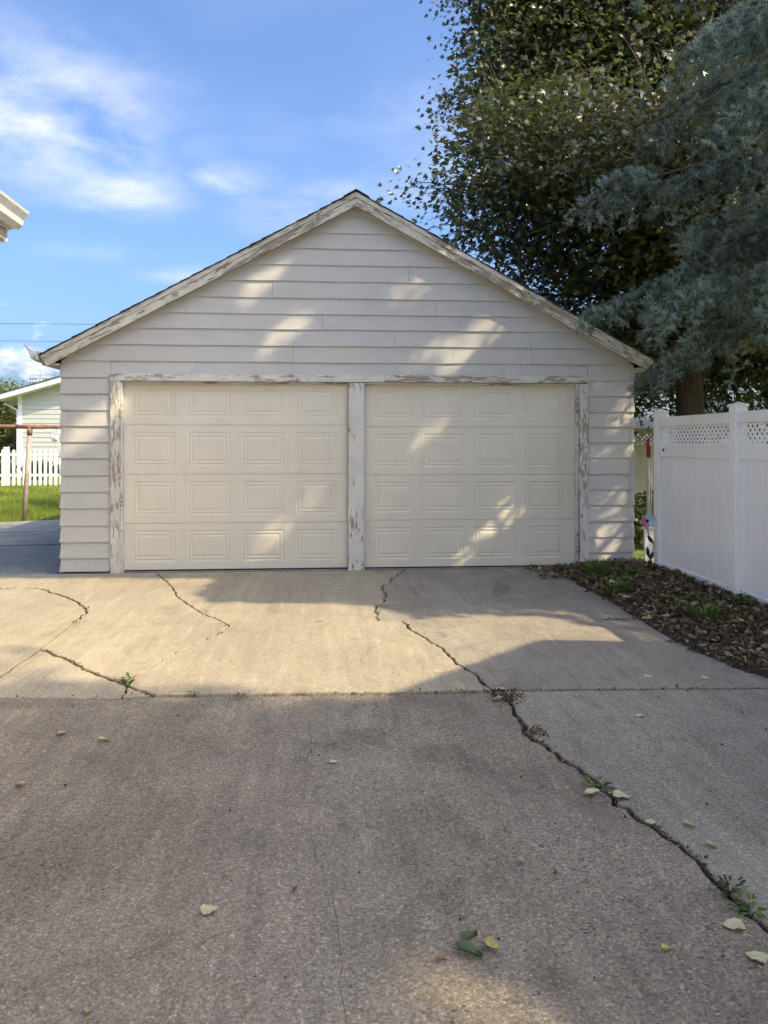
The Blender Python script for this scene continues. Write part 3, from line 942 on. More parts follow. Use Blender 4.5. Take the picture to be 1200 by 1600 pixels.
def garage_door(x0, x1, px, zsec, name_label):
    g = link('garage_door', None, garage, ((x0 + x1) / 2 - AX, 0.0, 0.0))
    if name_label: g['label'] = name_label
    yf, yb = 0.052, 0.098
    for k in range(4):
        z1, z0 = zsec[k], zsec[k + 1]
        z1 -= 0.002; z0 += 0.002
        pz1, pz0 = z1 - 0.075, z0 + 0.085
        # frame of the section: stiles and rails left round the four pressed panels
        mb = MB()
        xs = [x0] + [v for p in px for v in p] + [x1]
        xs_u = xs
        zs = [z0, pz0, pz1, z1]
        vid = {}
        vs, fs = [], []

        def V(i, j):
            if (i, j) not in vid:
                vid[(i, j)] = len(vs)
                vs.append((xs_u[i], yf, zs[j]))
            return vid[(i, j)]
        for i in range(len(xs) - 1):
            for j in range(3):
                if j == 1 and i % 2 == 1: continue
                fs.append((V(i, j), V(i + 1, j), V(i + 1, j + 1), V(i, j + 1)))
        mb.add(vs, fs)
        # rolled top and bottom edges between sections
        for zA, zB in ((z1, z1 + 0.0015), (z0, z0 - 0.0015)):
            mb.add([(x0, yf, zA), (x1, yf, zA), (x1, yf + .012, zB), (x0, yf + .012, zB)], [(0, 1, 2, 3)])
        mb.box(x0, x1, yf + .014, yb, z0, z1)
        part('door_section', mb, M['door'], g)
        for a, b in px:
            mp = MB()
            prof = [(0.0, 0.0), (0.012, 0.0042), (0.024, 0.0048), (0.032, 0.0016), (0.040, 0.0016), (0.054, 0.0055), (0.074, 0.0012), (0.080, 0.0006)]
            vs = []
            for d, dep in prof:
                vs += [(a + d, yf + dep, pz0 + d), (b - d, yf + dep, pz0 + d), (b - d, yf + dep, pz1 - d), (a + d, yf + dep, pz1 - d)]
            fs = []
            for q_ in range(len(prof) - 1):
                for e in range(4):
                    e2 = (e + 1) % 4
                    fs.append((q_ * 4 + e, q_ * 4 + e2, q_ * 4 + 4 + e2, q_ * 4 + 4 + e))
            o4 = (len(prof) - 1) * 4
            fs.append((o4, o4 + 1, o4 + 2, o4 + 3))
            part('door_panel', mp.add(vs, fs), M['door'], g)
    part('bottom_seal', MB().box(x0 + .005, x1 - .005, yf + .01, yb, 0.0062, zsec[4] + .0015), M['seal'], g)
    part('top_stop', MB().box(x0, x1, yf - 0.05, yf - 0.006, 2.058, 2.079, .002), M['trim'], g)
    return g


garage_door(-2.214, 0.228, [(-2.119, -1.662), (-1.532, -1.060), (-.940, -.473), (-.346, .111)], [2.100, 1.607, 1.068, 0.531, 0.022],
            'cream sectional door with clean embossed panels on the left')
garage_door(0.410, 2.812, [(.512, .951), (1.073, 1.543), (1.652, 2.118), (2.236, 2.707)], [2.100, 1.590, 1.052, 0.546, 0.020],
            'cream sectional door with scuffed corner panel on the right')

# ---- roof
EX = 3.335
roof = part('roof', MB().prism_y([(AX - EX, AZ - SL * EX - .045), (AX, AZ - .045), (AX + EX, AZ - SL * EX - .045), (AX + EX, AZ - SL * EX - .020), (AX, AZ - .020), (AX - EX, AZ - SL * EX - .020)],
                                 -0.118, GD + .15), M['soffit'], garage)
ang = math.atan(SL)
SLEN = EX / math.cos(ang)
nc = 27
stp = (SLEN + 0.03) / nc
for sgn in (-1, 1):
    for k in range(nc):
        # one course: thicker at its lower edge
        d0 = k * stp                    # distance from the ridge along the slope
        d1 = d0 + stp + 0.02
        r = random.Random(k * 3 + sgn)
        jit = r.uniform(-0.008, 0.012)
        lift = r.uniform(0, 0.004)
        y0 = -0.165 - jit

        def P(d, h):
            return (AX + sgn * (d * math.cos(ang) + h * math.sin(ang)), AZ - .020 - d * math.sin(ang) + h * math.cos(ang))
        q_ = [P(d0, 0.003), P(d1, 0.004), P(d1, 0.013 + lift * .7), P(d0, 0.006)]
        mb = MB().prism_y(q_ if sgn < 0 else q_[::-1], y0, GD + .18)
        part('shingle_course', mb, M['shingle'], roof)
part('ridge_cap', MB().prism_y([(AX - .14, AZ - .085), (AX, AZ - .0055), (AX + .14, AZ - .085), (AX + .14, AZ - .073), (AX, AZ + .006), (AX - .14, AZ - .073)], -0.172, GD + .19), M['shingle'], roof)

for sgn in (-1, 1):
    # local X runs down the slope from the ridge, mirrored side gets its own mesh
    def slope_board(name, y0, y1, top, bot, mat, ext=0.0, seed=0):
        n = 40
        r = random.Random(seed)
        vs, fs = [], []
        L = SLEN + ext
        for i in range(n + 1):
            d = L * i / n
            xr = d                       # local frame: x along slope, z normal to the slope
            a, b = r.uniform(-.0015, .0015), r.uniform(-.0015, .0015)
            m0 = math.tan(ang)
            dx_t = -(top) * m0 if i == 0 else 0
            dx_b = -(bot) * m0 if i == 0 else 0
            if i == 0:                   # mitre at the ridge
                xt, xb = -top * -1 * 0 + top * 0, 0
                xt = -top * m0; xb = -bot * m0
            else:
                xt = xb = d
            vs += [(xt, y0, top + a), (xb, y0, bot + b), (xb, y1, bot + b), (xt, y1, top + a)]
        for i in range(n):
            for k in range(4):
                k2 = (k + 1) % 4
                fs.append((i * 4 + k, i * 4 + k2, i * 4 + 4 + k2, i * 4 + 4 + k))
        fs += [(0, 3, 2, 1), (n * 4, n * 4 + 1, n * 4 + 2, n * 4 + 3)]
        me = MB().add(vs, fs).mesh(name, mat)
        rz = 0 if sgn > 0 else math.pi
        if sgn > 0:
            rot = (0, ang, 0)
        else:
            for v in me.vertices:
                v.co.x = -v.co.x
            me.flip_normals()
            rot = (0, -ang, 0)
        return link(name, me, roof, (0, 0, AZ - 0.022), rot)
    slope_board('rake_trim', -0.152, -0.120, 0.0, -0.046, M['trim_bad'] if sgn > 0 else M['rake'], 0.01, 5 + sgn)
    slope_board('rake_board', -0.140, -0.119, -0.044, -0.128, M['rake'], 0.0, 8 + sgn)
    slope_board('rake_soffit', -0.1185, 0.006, -0.075, -0.092, M['soffit'], -0.02, 11 + sgn)
    slope_board('frieze_board', -0.034, -0.004, -0.094, -0.150, M['siding'], -0.20, 14 + sgn)
    # horizontal soffit under the eave
    xe = AX + sgn * EX
    xi = GX0 if sgn < 0 else GX1
    part('eave_soffit', MB().box(min(xe, xi), max(xe, xi), -0.112, GD + .1, 2.235, 2.255), M['soffit'], roof)
    part('eave_fascia', MB().box(min(xe - sgn * .003, xe - sgn * .025), max(xe - sgn * .003, xe - sgn * .025), -0.11, GD + .1, 2.262, 2.34), M['soffit'], roof)
# old gutter on the left eave with its front end bent up
xe = AX - EX
mb = MB()
prof = [(xe - .004, 2.375), (xe - .006, 2.285), (xe - .065, 2.272), (xe - .085, 2.33), (xe - .118, 2.362), (xe - .130, 2.392), (xe - .122, 2.395), (xe - .110, 2.365), (xe - .080, 2.335), (xe - .060, 2.277), (xe - .010, 2.29), (xe - .008, 2.375)]
ys = [-0.20, -0.12, -0.04, 0.4, 2.0, GD + .15]
bend = [0.055, 0.018, 0.0, 0.0, 0.0, 0.0]
vs = [(x - b * .3, y, z + b * max(0, (xe - x) / .13)) for y, b in zip(ys, bend) for x, z in prof]
n = len(prof)
fs = [(i * n + k, (i + 1) * n + k, (i + 1) * n + (k + 1) % n, i * n + (k + 1) % n) for i in range(len(ys) - 1) for k in range(n)] + [tuple(range(n)), tuple((len(ys) - 1) * n + k for k in range(n - 1, -1, -1))]
part('gutter', mb.add(vs, fs), M['gutter'], roof)

# ------------------------------------------------------------------ white vinyl privacy fence on the right
FX = 3.61
fence = thing('vinyl_fence', 'white vinyl privacy fence with lattice top along the planting bed', 'fence', (FX, -2.6, 0))
POSTS = [-0.42, -1.97, -3.52, -5.07]


def fence_parts(root, along, a_pts, at, zs, t_ground=0.0, mat=None, post=True, board_w=0.152, lat=0.070):
    """posts, rails, boards and lattice of a vinyl fence; along = 'y' or 'x'"""
    def bx(a0, a1, h, z0, z1, c=.002, off=0.0):
        if along == 'y': return MB().box(at - h + off, at + h + off, a0, a1, z0, z1, c)
        return MB().box(a0, a1, at - h + off, at + h + off, z0, z1, c)
    ztop, zr, zl, zm, zb = zs
    for a in a_pts:
        p = part('fence_post', bx(a - .057, a + .057, .057, -0.03, ztop + .055, .006), mat, root)
        cap = MB()
        x0, x1, y0, y1 = (at - .066, at + .066, a - .066, a + .066) if along == 'y' else (a - .066, a + .066, at - .066, at + .066)
        cap.box(x0, x1, y0, y1, ztop + .045, ztop + .068, .004)
        xm, ym = (x0 + x1) / 2, (y0 + y1) / 2
        zt = ztop + .0675
        cap.add([(x0 + .006, y0 + .006, zt), (x1 - .006, y0 + .006, zt), (x1 - .006, y1 - .006, zt), (x0 + .006, y1 - .006, zt), (xm, ym, zt + .022)], [(0, 1, 4), (1, 2, 4), (2, 3, 4), (3, 0, 4)])
        part('post_cap', cap, mat, p)
    for a, b in zip(a_pts[:-1], a_pts[1:]):
        lo, hi = min(a, b) + .055, max(a, b) - .055
        part('top_rail', bx(lo, hi, .026, zr, ztop, .004), mat, root)
        part('middle_rail', bx(lo, hi, .027, zm, zl, .004), mat, root)
        part('bottom_rail', bx(lo, hi, .027, -0.02, zb, .004), mat, root)
        nb = max(1, round((hi - lo) / board_w))
        for k in range(nb):
            w_ = (hi - lo) / nb
            part('fence_board', bx(lo + k * w_ + .0008, lo + (k + 1) * w_ - .0008, .011, zb - .01, zm + .01, .0028), mat, root)
        # lattice strips, clipped to the opening
        mb = MB()
        H = zl_h = zr - zl
        for sgn, off in ((1, -.0016), (-1, .0016)):
            s = lo - H
            while s < hi + H:
                t0, t1 = (s, s + H) if sgn > 0 else (s + H, s)
                # clip the strip centre line to [lo, hi]
                za, zb_ = zl, zr
                A, B = t0, t1
                def clip(A, za, B, zb_):
                    out = []
                    d = B - A
                    u0, u1 = 0.0, 1.0
                    for lim, sg in ((lo, 1), (hi, -1)):
                        fa, fb = sg * (A - lim), sg * (B - lim)
                        if fa < 0 and fb < 0: return None
                        if fa < 0: u0 = max(u0, fa / (fa - fb))
                        if fb < 0: u1 = min(u1, fa / (fa - fb))
                    if u1 - u0 < 0.05: return None
                    return A + d * u0, za + (zb_ - za) * u0, A + d * u1, za + (zb_ - za) * u1
                c = clip(A, za, B, zb_)
                if c:
                    a0, z0, a1, z1 = c
                    hw = lat * .235
                    th = .0021
                    q8 = []
                    for o in (off - th, off + th):
                        for (aa, zz_) in ((a0 - hw, z0), (a0 + hw, z0), (a1 + hw, z1), (a1 - hw, z1)):
                            q8.append((at + o, aa, zz_) if along == 'y' else (aa, at + o, zz_))
                    mb.add(q8, [(0, 1, 2, 3), (7, 6, 5, 4), (0, 4, 5, 1), (1, 5, 6, 2), (2, 6, 7, 3), (3, 7, 4, 0)])
                s += lat
        tag(part('lattice', mb, mat, root), kind='stuff')


fence_parts(fence, 'y', POSTS, FX, (1.685, 1.585, 1.39, 1.264, 0.125), mat=M['vinyl'])
part('bracket_bolt', MB().tube([(FX - .034, -0.55, 1.335), (FX - .026, -0.55, 1.335)], .016, 8), M['iron'], fence)

bf = thing('back_fence', 'cream lattice-topped fence seen through the gap behind the garage', 'fence', (6, 6.2, 0))
fence_parts(bf, 'x', [2.6, 5.0, 7.4, 9.8, 12.2], 6.2, (1.70, 1.60, 1.36, 1.26, 0.12), mat=M['cream_vinyl'], board_w=0.3, lat=0.09)

# low white panel closing the gap between garage and fence
lp = thing('low_vinyl_panel', 'low white vinyl panel filling the gap beside the garage corner', 'panel', (3.55, -0.20, 0))
part('panel_board', MB().box(3.515, 3.70, -0.235, -0.195, -0.02, 0.455, .003), M['vinyl'], lp)
part('panel_cap', MB().box(3.503, 3.71, -0.250, -0.180, 0.455, 0.475, .004), M['vinyl'], lp)
part('panel_stile', MB().box(3.655, 3.705, -0.246, -0.2345, -0.02, 0.454, .002), M['vinyl'], lp)

# ------------------------------------------------------------------ planting bed with leaf litter
bed_edge = [(2.74, -0.03), (2.66, -0.25), (2.52, -0.60), (2.47, -1.0), (2.50, -1.75), (2.47, -2.5), (2.44, -3.2), (2.52, -3.83), (2.62, -4.05), (2.75, -5.2)]
by = np.array([p[1] for p in bed_edge[::-1]]); bxx = np.array([p[0] for p in bed_edge[::-1]])


def bed_x(y):
    return np.interp(y, by, bxx)


def bed_h(x, y):
    e = (x - bed_x(y)) / np.maximum(FX - bed_x(y), .1)
    e = np.clip(e, -0.05, 1)
    return 0.012 + 0.075 * np.sqrt(np.clip(e, 0, 1)) * (1 - 0.35 * e) * np.interp(y, [-5.2, -4.2, -3], [0.5, .8, 1.0])


ny, nx = 120, 30
vs, fs = [], []
for j in range(ny + 1):
    y = -5.2 + (5.2 - 0.03) * j / ny
    xa = float(bed_x(y)) + 0.025 * mnoise.noise(Vector((0, y * 5, 0))) + 0.015 * mnoise.noise(Vector((0, y * 17, 3)))
    xb = 3.66 if y < -0.3 else 3.50
    for i in range(nx + 1):
        x = xa + (xb - xa) * i / nx
        z = float(bed_h(x, y)) + 0.014 * mnoise.noise(Vector((x * 7, y * 7, 0))) + .01 * mnoise.noise(Vector((x * 21, y * 21, 0)))
        if i == 0: z = -0.004
        vs.append((x, y, z))
for j in range(ny):
    for i in range(nx):
        a = j * (nx + 1) + i
        fs.append((a, a + 1, a + nx + 2, a + nx + 1))
struct('planting_bed', MB().add(vs, fs), M['soil'], True)

N = 8500
ly = -0.05 - 4.9 * rng.random(N)
u = rng.random(N) ** 0.85
lx = bed_x(ly) - 0.02 + (3.60 - bed_x(ly)) * u
# some spill on to the concrete near the door
k = rng.random(N) < 0.05
ly[k] = -0.05 - 0.7 * rng.random(k.sum()) ** 1.5
lx[k] = 2.62 - 0.42 * rng.random(k.sum()) ** 2.0
lz = np.where(lx > bed_x(ly), bed_h(lx, ly), 0.004) + rng.uniform(0.002, 0.03, N)
mi = (rng.random(N) < 0.27).astype(int)
curl_v = [(0, 0, 0.25), (0.3, -0.26, 0.12), (0.7, -0.2, 0.1), (1, 0, 0.28), (0.7, 0.2, 0.22), (0.3, 0.26, 0.25), (.5, 0, 0)]
curl_f = [(0, 1, 6), (1, 2, 6), (2, 3, 6), (3, 4, 6), (4, 5, 6), (5, 0, 6)]
lm = scatter_mesh('leaf_litter', curl_v, curl_f, rand_rot(N, 0.6), np.stack([lx, ly, lz], 1), rng.uniform(0.022, 0.068, N), [M['brown_leaf'], M['tan_leaf']], None, mi)
tag(link('leaf_litter', lm), 'brown leaf litter heaped over the planting bed by the fence', 'leaf litter', kind='stuff')


# ------------------------------------------------------------------ weeds
def weed(x, y, z, n, h, spread, label, mat='weed', shape='oval', seed=0, group=None):
    r = np.random.default_rng(seed)
    root = thing('weed', label, 'weed', (x, y, z), group)
    az = r.uniform(0, 2 * np.pi, n)
    if shape == 'oval':
        el = r.uniform(0.1, 1.1, n)
        d = np.stack([np.cos(az) * np.cos(el), np.sin(az) * np.cos(el), np.sin(el)], 1)
        T = d * r.uniform(0.1, 0.75, n)[:, None] * np.array([spread, spread, h])
        dd = d.copy(); dd[:, 2] = r.uniform(-0.3, 0.5, n)
        S = r.uniform(0.25, 0.55, n) * h
        me = scatter_mesh('foliage', OVAL_V, OVAL_F, frames(dd, r.normal(0, .5, n)), T, np.stack([S, S * .8, S], 1), [M[mat]], r.random(n))
    else:
        T = np.stack([np.cos(az), np.sin(az), az * 0], 1) * (r.random(n) * spread)[:, None]
        d = np.stack([np.cos(az) * .5, np.sin(az) * .5, r.uniform(.5, 1.4, n)], 1)
        S = r.uniform(.5, 1, n) * h
        me = scatter_mesh('foliage', [(0, -.06, 0), (0, .06, 0), (.55, .05, .02), (.55, -.05, .02), (1, 0, -.12)], [(0, 1, 2), (0, 2, 3), (3, 2, 4)], frames(d), T, np.stack([S, S * .8, S], 1), [M[mat]], r.random(n))
    link('foliage', me, root)
    mb = MB()
    for k in range(min(4, n)):
        q_ = T[k]
        mb.tube([(0, 0, -.01), (q_[0] * .5, q_[1] * .5, q_[2] * .6), tuple(q_)], [.0018, .0014, .001], 4)
    link('stem', mb.mesh('stem', M[mat]), root)
    return root


weed(-1.16, -3.84, 0.0, 26, 0.085, 0.055, 'bright green sprout where two cracks meet near the left joint', seed=1)
weed(-0.74, -4.085, 0.0, 22, 0.05, 0.05, 'low green tuft in the long joint left of centre', seed=2)
weed(-0.06, -2.42, 0.0, 12, 0.03, 0.06, 'tiny flat sprout on the fine joint in the sunlit slab', seed=3)
weed(0.42, -2.12, 0.0, 14, 0.04, 0.05, 'small sprout in the crack close to the right door', 'weed', seed=4)
weed(0.77, -4.14, 0.0, 18, 0.04, 0.06, 'small weed on the long joint left of the crack crossing', 'weed', seed=5)
weed(1.09, -5.35, 0.0, 22, 0.06, 0.06, 'leafy weed amid pale leaves halfway along the wide crack', seed=6)
weed(1.262, -6.08, 0.0, 46, 0.055, 0.075, 'dark green weed clump in the wide crack by the right edge', 'hedge', seed=7)
weed(1.262, -6.20, 0.0, 34, 0.06, 0.07, 'broad leafed weed nearest the camera in the wide crack', 'weed', seed=8)
weed(1.16, -6.53, -0.004, 14, 0.05, 0.05, 'weed at the bottom right corner of the driveway', 'weed', 'grass', seed=9)
weed(-0.80, -2.50, 0.0, 10, 0.025, 0.05, 'tiny weed at the kink of the left curved crack', seed=11)
weed(-1.02, -2.02, 0.0, 10, 0.025, 0.06, 'flat sprout in the curved crack below the left door', seed=12)
for i, (x, y, n, h, s, sh, lb) in enumerate([
        (2.80, -0.72, 130, .20, .20, 'grass', 'bushy grass tuft in the bed nearest the garage corner'),
        (3.02, -0.95, 90, .17, .15, 'oval', 'leafy green plant in the bed right of the grass tuft'),
        (2.62, -1.62, 110, .17, .18, 'oval', 'bright leafy plant at the driveway edge of the bed'),
        (2.82, -1.30, 80, .15, .15, 'oval', 'small leafy plant in the middle of the bed'),
        (3.12, -2.20, 60, .15, .12, 'oval', 'leafy plant before the fence post in the bed'),
        (2.92, -2.75, 80, .17, .14, 'grass', 'grass tuft at the right edge of the photograph'),
        (2.75, -2.45, 60, .12, .13, 'oval', 'low weed on the bed beside the second slab'),
        (3.40, -2.35, 30, .19, .12, 'oval', 'tall thin-leaved plant against the white fence'),
        (2.70, -0.12, 24, .10, .08, 'oval', 'small weed under the right door jamb'),
        (3.05, -0.10, 24, .11, .07, 'grass', 'yellowing weed at the foot of the right siding')]):
    weed(x, y, float(bed_h(x, y)) - .005, n, h, s, lb, 'weed', sh, 40 + i)

# crumbs of soil and dead leaf caught in the cracks
bits_T = []
for k, dens in (('c5', 260), ('c4a', 70), ('c4b', 120), ('c2', 90), ('c2b', 60), ('j2d', 60), ('j2e', 90), ('c1a', 110), ('c3a', 70), ('c3b', 40), ('j2b', 50), ('j2c', 60), ('back_b', 40), ('back_c', 70)):
    pl = np.array(JL[k]); seg = pl[1:] - pl[:-1]; L = np.linalg.norm(seg, axis=1)
    n = int(L.sum() * dens)
    if k == 'c5': n = 1500
    idx = rng.choice(len(seg), n, p=L / L.sum())
    p = pl[idx] + seg[idx] * rng.random(n)[:, None]
    clump = np.array([0.35 + 0.65 * max(0, mnoise.noise(Vector((a * 3, b * 3, 9)))) for a, b in p])
    p = p + rng.normal(0, 0.011, (n, 2)) * clump[:, None] * 1.8
    bits_T.append(np.concatenate([p, rng.uniform(-0.018, 0.006, (n, 1))], 1))
c_ = np.array([0.985, -4.25]); n = 260
bits_T.append(np.concatenate([c_ + rng.normal(0, .05, (n, 2)), rng.uniform(0, .018, (n, 1))], 1))
c_ = np.array([1.0, -4.76]); n = 110
bits_T.append(np.concatenate([c_ + rng.normal(0, .03, (n, 2)), rng.uniform(0, .012, (n, 1))], 1))
c_ = np.array([2.30, -2.52]); n = 90
bits_T.append(np.concatenate([c_ + rng.normal(0, 1, (n, 2)) * (.12, .02), rng.uniform(0, .012, (n, 1))], 1))
T = np.concatenate(bits_T)
n = len(T)
tag(link('crack_debris', scatter_mesh('crack_debris', curl_v, curl_f, rand_rot(n, 0.9), T, rng.uniform(0.006, 0.024, n), [M['brown_leaf'], M['tan_leaf'], M['soil'], M['weed']], None, rng.choice(4, n, p=[.42, .10, .40, .08]))),
    'dirt and leaf crumbs lodged in the driveway cracks', 'debris', kind='stuff')
# loose grit on the drive
n = 900
T = np.stack([rng.uniform(-2.2, 2.2, n), -3.6 - 3.2 * rng.random(n), np.full(n, 0.0)], 1)
tag(link('loose_grit', scatter_mesh('loose_grit', [(0.5, 0, 0.1), (-.3, .45, 0), (-.3, -.45, 0), (0, 0, .55)], [(0, 1, 3), (1, 2, 3), (2, 0, 3)], rand_rot(n, .2), T, rng.uniform(.003, .009, n) * (1 + 1.2 * (rng.random(n) > .93)), [M['soil'], M['pale_leaf'], M['brown_leaf']], None, rng.choice(3, n, p=[.6, .2, .2]))),
    'small dark grit and crumbs scattered over the driveway', 'grit', kind='stuff')

# ------------------------------------------------------------------ single fallen leaves
LEAFM = {}


def leaf_mesh(kind, mat):
    if (kind, mat) in LEAFM: return LEAFM[(kind, mat)]
    r = random.Random(hash((kind, mat)) % 1000 if False else len(LEAFM))
    vs, fs = [], []
    n = 10
    for i in range(n + 1):
        t = i / n
        wd_ = 0.34 * math.sin(math.pi * min(1, t ** 0.75)) ** 0.8 + 0.004
        if kind == 'heart': wd_ = 0.44 * math.sin(math.pi * min(1, (0.12 + .88 * t) ** 0.6)) ** 0.7 * (1 if t < .98 else .2) + .003
        if kind == 'curl': wd_ *= 0.8
        for j in range(-2, 3):
            s = j / 2
            y = s * wd_
            z = 0.045 * s * s * (1 if kind != 'curl' else 5.0) + 0.05 * math.sin(t * 4.4 + .4) * (1 if kind != 'curl' else 2.2) + 0.03 * s * math.sin(t * 7)
            y *= 1 + .10 * math.sin(t * 17 + j * 2)
            if kind == 'fold': z += 0.16 * abs(s); y *= .8
            z += 0.02 * r.uniform(-1, 1)
            vs.append((t - .5, y, z))
    for i in range(n):
        for j in range(4):
            a = i * 5 + j
            fs.append((a, a + 5, a + 6, a + 1))
    mb = MB().add(vs, fs)
    me = mb.mesh('blade', M[mat], True)
    sb = MB().tube([(-.5, 0, .04), (-.66, .02, .05), (-.82, .07, .03)], [.014, .011, .009], 5)
    LEAFM[(kind, mat)] = (me, sb.mesh('stalk', M[mat]))
    return LEAFM[(kind, mat)]


def leaf(x, y, size, kind, mat, rz, label, z=0.004, rx=0.0, ry=0.0):
    me, st = leaf_mesh(kind, mat)
    o = thing('fallen_leaf', label, 'leaf', (x, y, z), 'leaves fallen on the driveway and bed')
    a = link('blade', me, o)
    b = link('stalk', st, o)
    o.rotation_euler = (rx, ry, rad(rz))
    o.scale = (size,) * 3
    return o


leaf(-0.352, -6.062, .052, 'heart', 'cream_leaf', 25, 'pale oval leaf lying alone left of centre on the near driveway')
leaf(0.65, -5.872, .030, 'curl', 'pale_leaf', -60, 'small tan curled leaf alone right of centre on the near driveway')
leaf(-0.59, -6.45, .040, 'curl', 'pale_leaf', 100, 'tan curled leaf near the bottom left corner')
leaf(-0.10, -5.98, .030, 'curl', 'brown_single', 70, 'small reddish brown curled leaf near the centre of the driveway')
leaf(0.03, -5.03, .034, 'heart', 'cream_leaf', 10, 'tiny pale leaf in the middle of the worn slab')
leaf(-1.255, -5.17, .050, 'curl', 'pale_leaf', 160, 'pale leaf at the left edge of the driveway')
leaf(-1.05, -4.72, .055, 'curl', 'pale_leaf', 15, 'tan leaf below the left part of the long joint')
leaf(-1.28, -4.62, .050, 'fold', 'pale_leaf', 170, 'flat tan leaf left of its neighbour near the long joint')
leaf(1.60, -4.59, .050, 'heart', 'cream_leaf', 190, 'pale leaf alone on the smooth right slab')
leaf(0.70, -3.77, .085, 'heart', 'pale_leaf', 40, 'tan leaf on the shadow edge beside the crack')
leaf(1.055, -5.42, .070, 'fold', 'cream_leaf', 182, 'narrow cream leaf lying left of the weed on the wide crack')
leaf(1.15, -5.37, .066, 'heart', 'cream_leaf', 120, 'upright pale yellow leaf right of the weed on the wide crack', z=.02, rx=.5)
leaf(1.165, -5.455, .066, 'heart', 'cream_leaf', -25, 'cream leaf just below the weed on the wide crack', z=.012)
leaf(1.20, -5.645, .042, 'heart', 'cream_leaf', 60, 'small cream leaf resting in the wide crack')
leaf(1.325, -5.69, .045, 'curl', 'pale_leaf', -20, 'tan curled leaf right of the wide crack')
leaf(1.335, -5.83, .040, 'curl', 'pale_leaf', -35, 'small yellowish leaf furthest right beyond the wide crack')
leaf(1.18, -6.25, .062, 'heart', 'cream_leaf', 170, 'large cream leaf at the foot of the weed clump')
leaf(1.17, -6.385, .055, 'heart', 'cream_leaf', 140, 'cream leaf with a long stalk in the bottom right corner')
leaf(0.94, -6.34, .038, 'curl', 'yellow_leaf', 10, 'yellow green curled leaf low on the right of the driveway')
leaf(0.400, -6.272, .062, 'curl', 'green_leaf', 35, 'dark green leaf on top of the small leaf pile', z=.016, ry=-.15)
leaf(0.392, -6.318, .068, 'curl', 'green_leaf', -22, 'folded green leaf at the front of the small leaf pile', z=.006)
leaf(0.458, -6.285, .050, 'heart', 'yellow_leaf', 80, 'yellow leaf at the right of the small leaf pile', z=.014, rx=.3)
leaf(0.31, -6.335, .026, 'curl', 'brown_single', 20, 'brown crumpled leaf left of the small leaf pile')
leaf(0.28, -6.20, .022, 'curl', 'cream_leaf', 60, 'tiny pale leaf above and left of the small leaf pile')
leaf(2.42, -3.20, .065, 'curl', 'pale_leaf', 5, 'tan leaf on the right slab near the bed edge')
leaf(2.27, -4.02, .070, 'heart', 'cream_leaf', 0, 'cream leaf near the right end of the long joint')
leaf(1.94, -3.95, .060, 'heart', 'cream_leaf', 30, 'pale leaf just above the long joint on the right')
leaf(1.64, -4.17, .060, 'curl', 'pale_leaf', 80, 'tan curled leaf lying in the long joint on the right')
leaf(0.99, -4.10, .070, 'heart', 'cream_leaf', 65, 'pale leaf where the wide crack meets the long joint')
leaf(0.93, -4.30, .060, 'curl', 'pale_leaf', 190, 'tan leaf beside the dead leaf clump below the joint')
for i, (x, y, s, r_, lb) in enumerate([(2.74, -1.40, .13, 20, 'largest pale yellow leaf of the bunch at the bed edge'), (2.83, -1.44, .12, 150, 'pale yellow leaf at the right of the bunch at the bed edge'),
                                       (2.79, -1.30, .11, 80, 'pale yellow leaf at the back of the bunch at the bed edge'), (2.92, -1.22, .10, -30, 'pale yellow leaf apart behind the bunch in the bed'),
                                       (2.58, -2.02, .08, 10, 'tan leaf on the concrete against the bed'), (2.90, -2.10, .075, 120, 'tan leaf on the litter in the middle of the bed')]):
    leaf(x, y, s, 'heart' if i < 4 else 'fold', 'cream_leaf' if i < 4 else 'pale_leaf', r_, lb, z=float(bed_h(np.array(x), np.array(y))) + .035, rx=.25)

# ------------------------------------------------------------------ shovels and garden ornament by the garage corner
sh = thing('garden_tool', 'long handled tool with red grip leaning on the fence post', 'tool', (3.60, -0.16, 0))
part('handle', MB().tube([(3.585, -0.14, 0.40), (3.615, -0.10, 1.28)], [.017, .016], 10), M['handle'], sh, True)
part('grip', MB().tube([(3.614, -0.101, 1.25), (3.621, -0.092, 1.46)], [.026, .024], 10), M['red_grip'], sh, True)
part('blade', MB().box(3.54, 3.62, -0.155, -0.13, 0.02, 0.42, .01), M['iron'], sh)
s2 = thing('garden_tool', 'grey handled tool leaning behind the one with red grip', 'tool', (3.66, -0.16, 0))
part('handle', MB().tube([(3.625, -0.13, 0.40), (3.642, -0.09, 1.30)], [.016, .013], 10), M['handle'], s2, True)
part('blade', MB().box(3.63, 3.69, -0.15, -0.125, 0.02, 0.42, .01), M['iron'], s2)

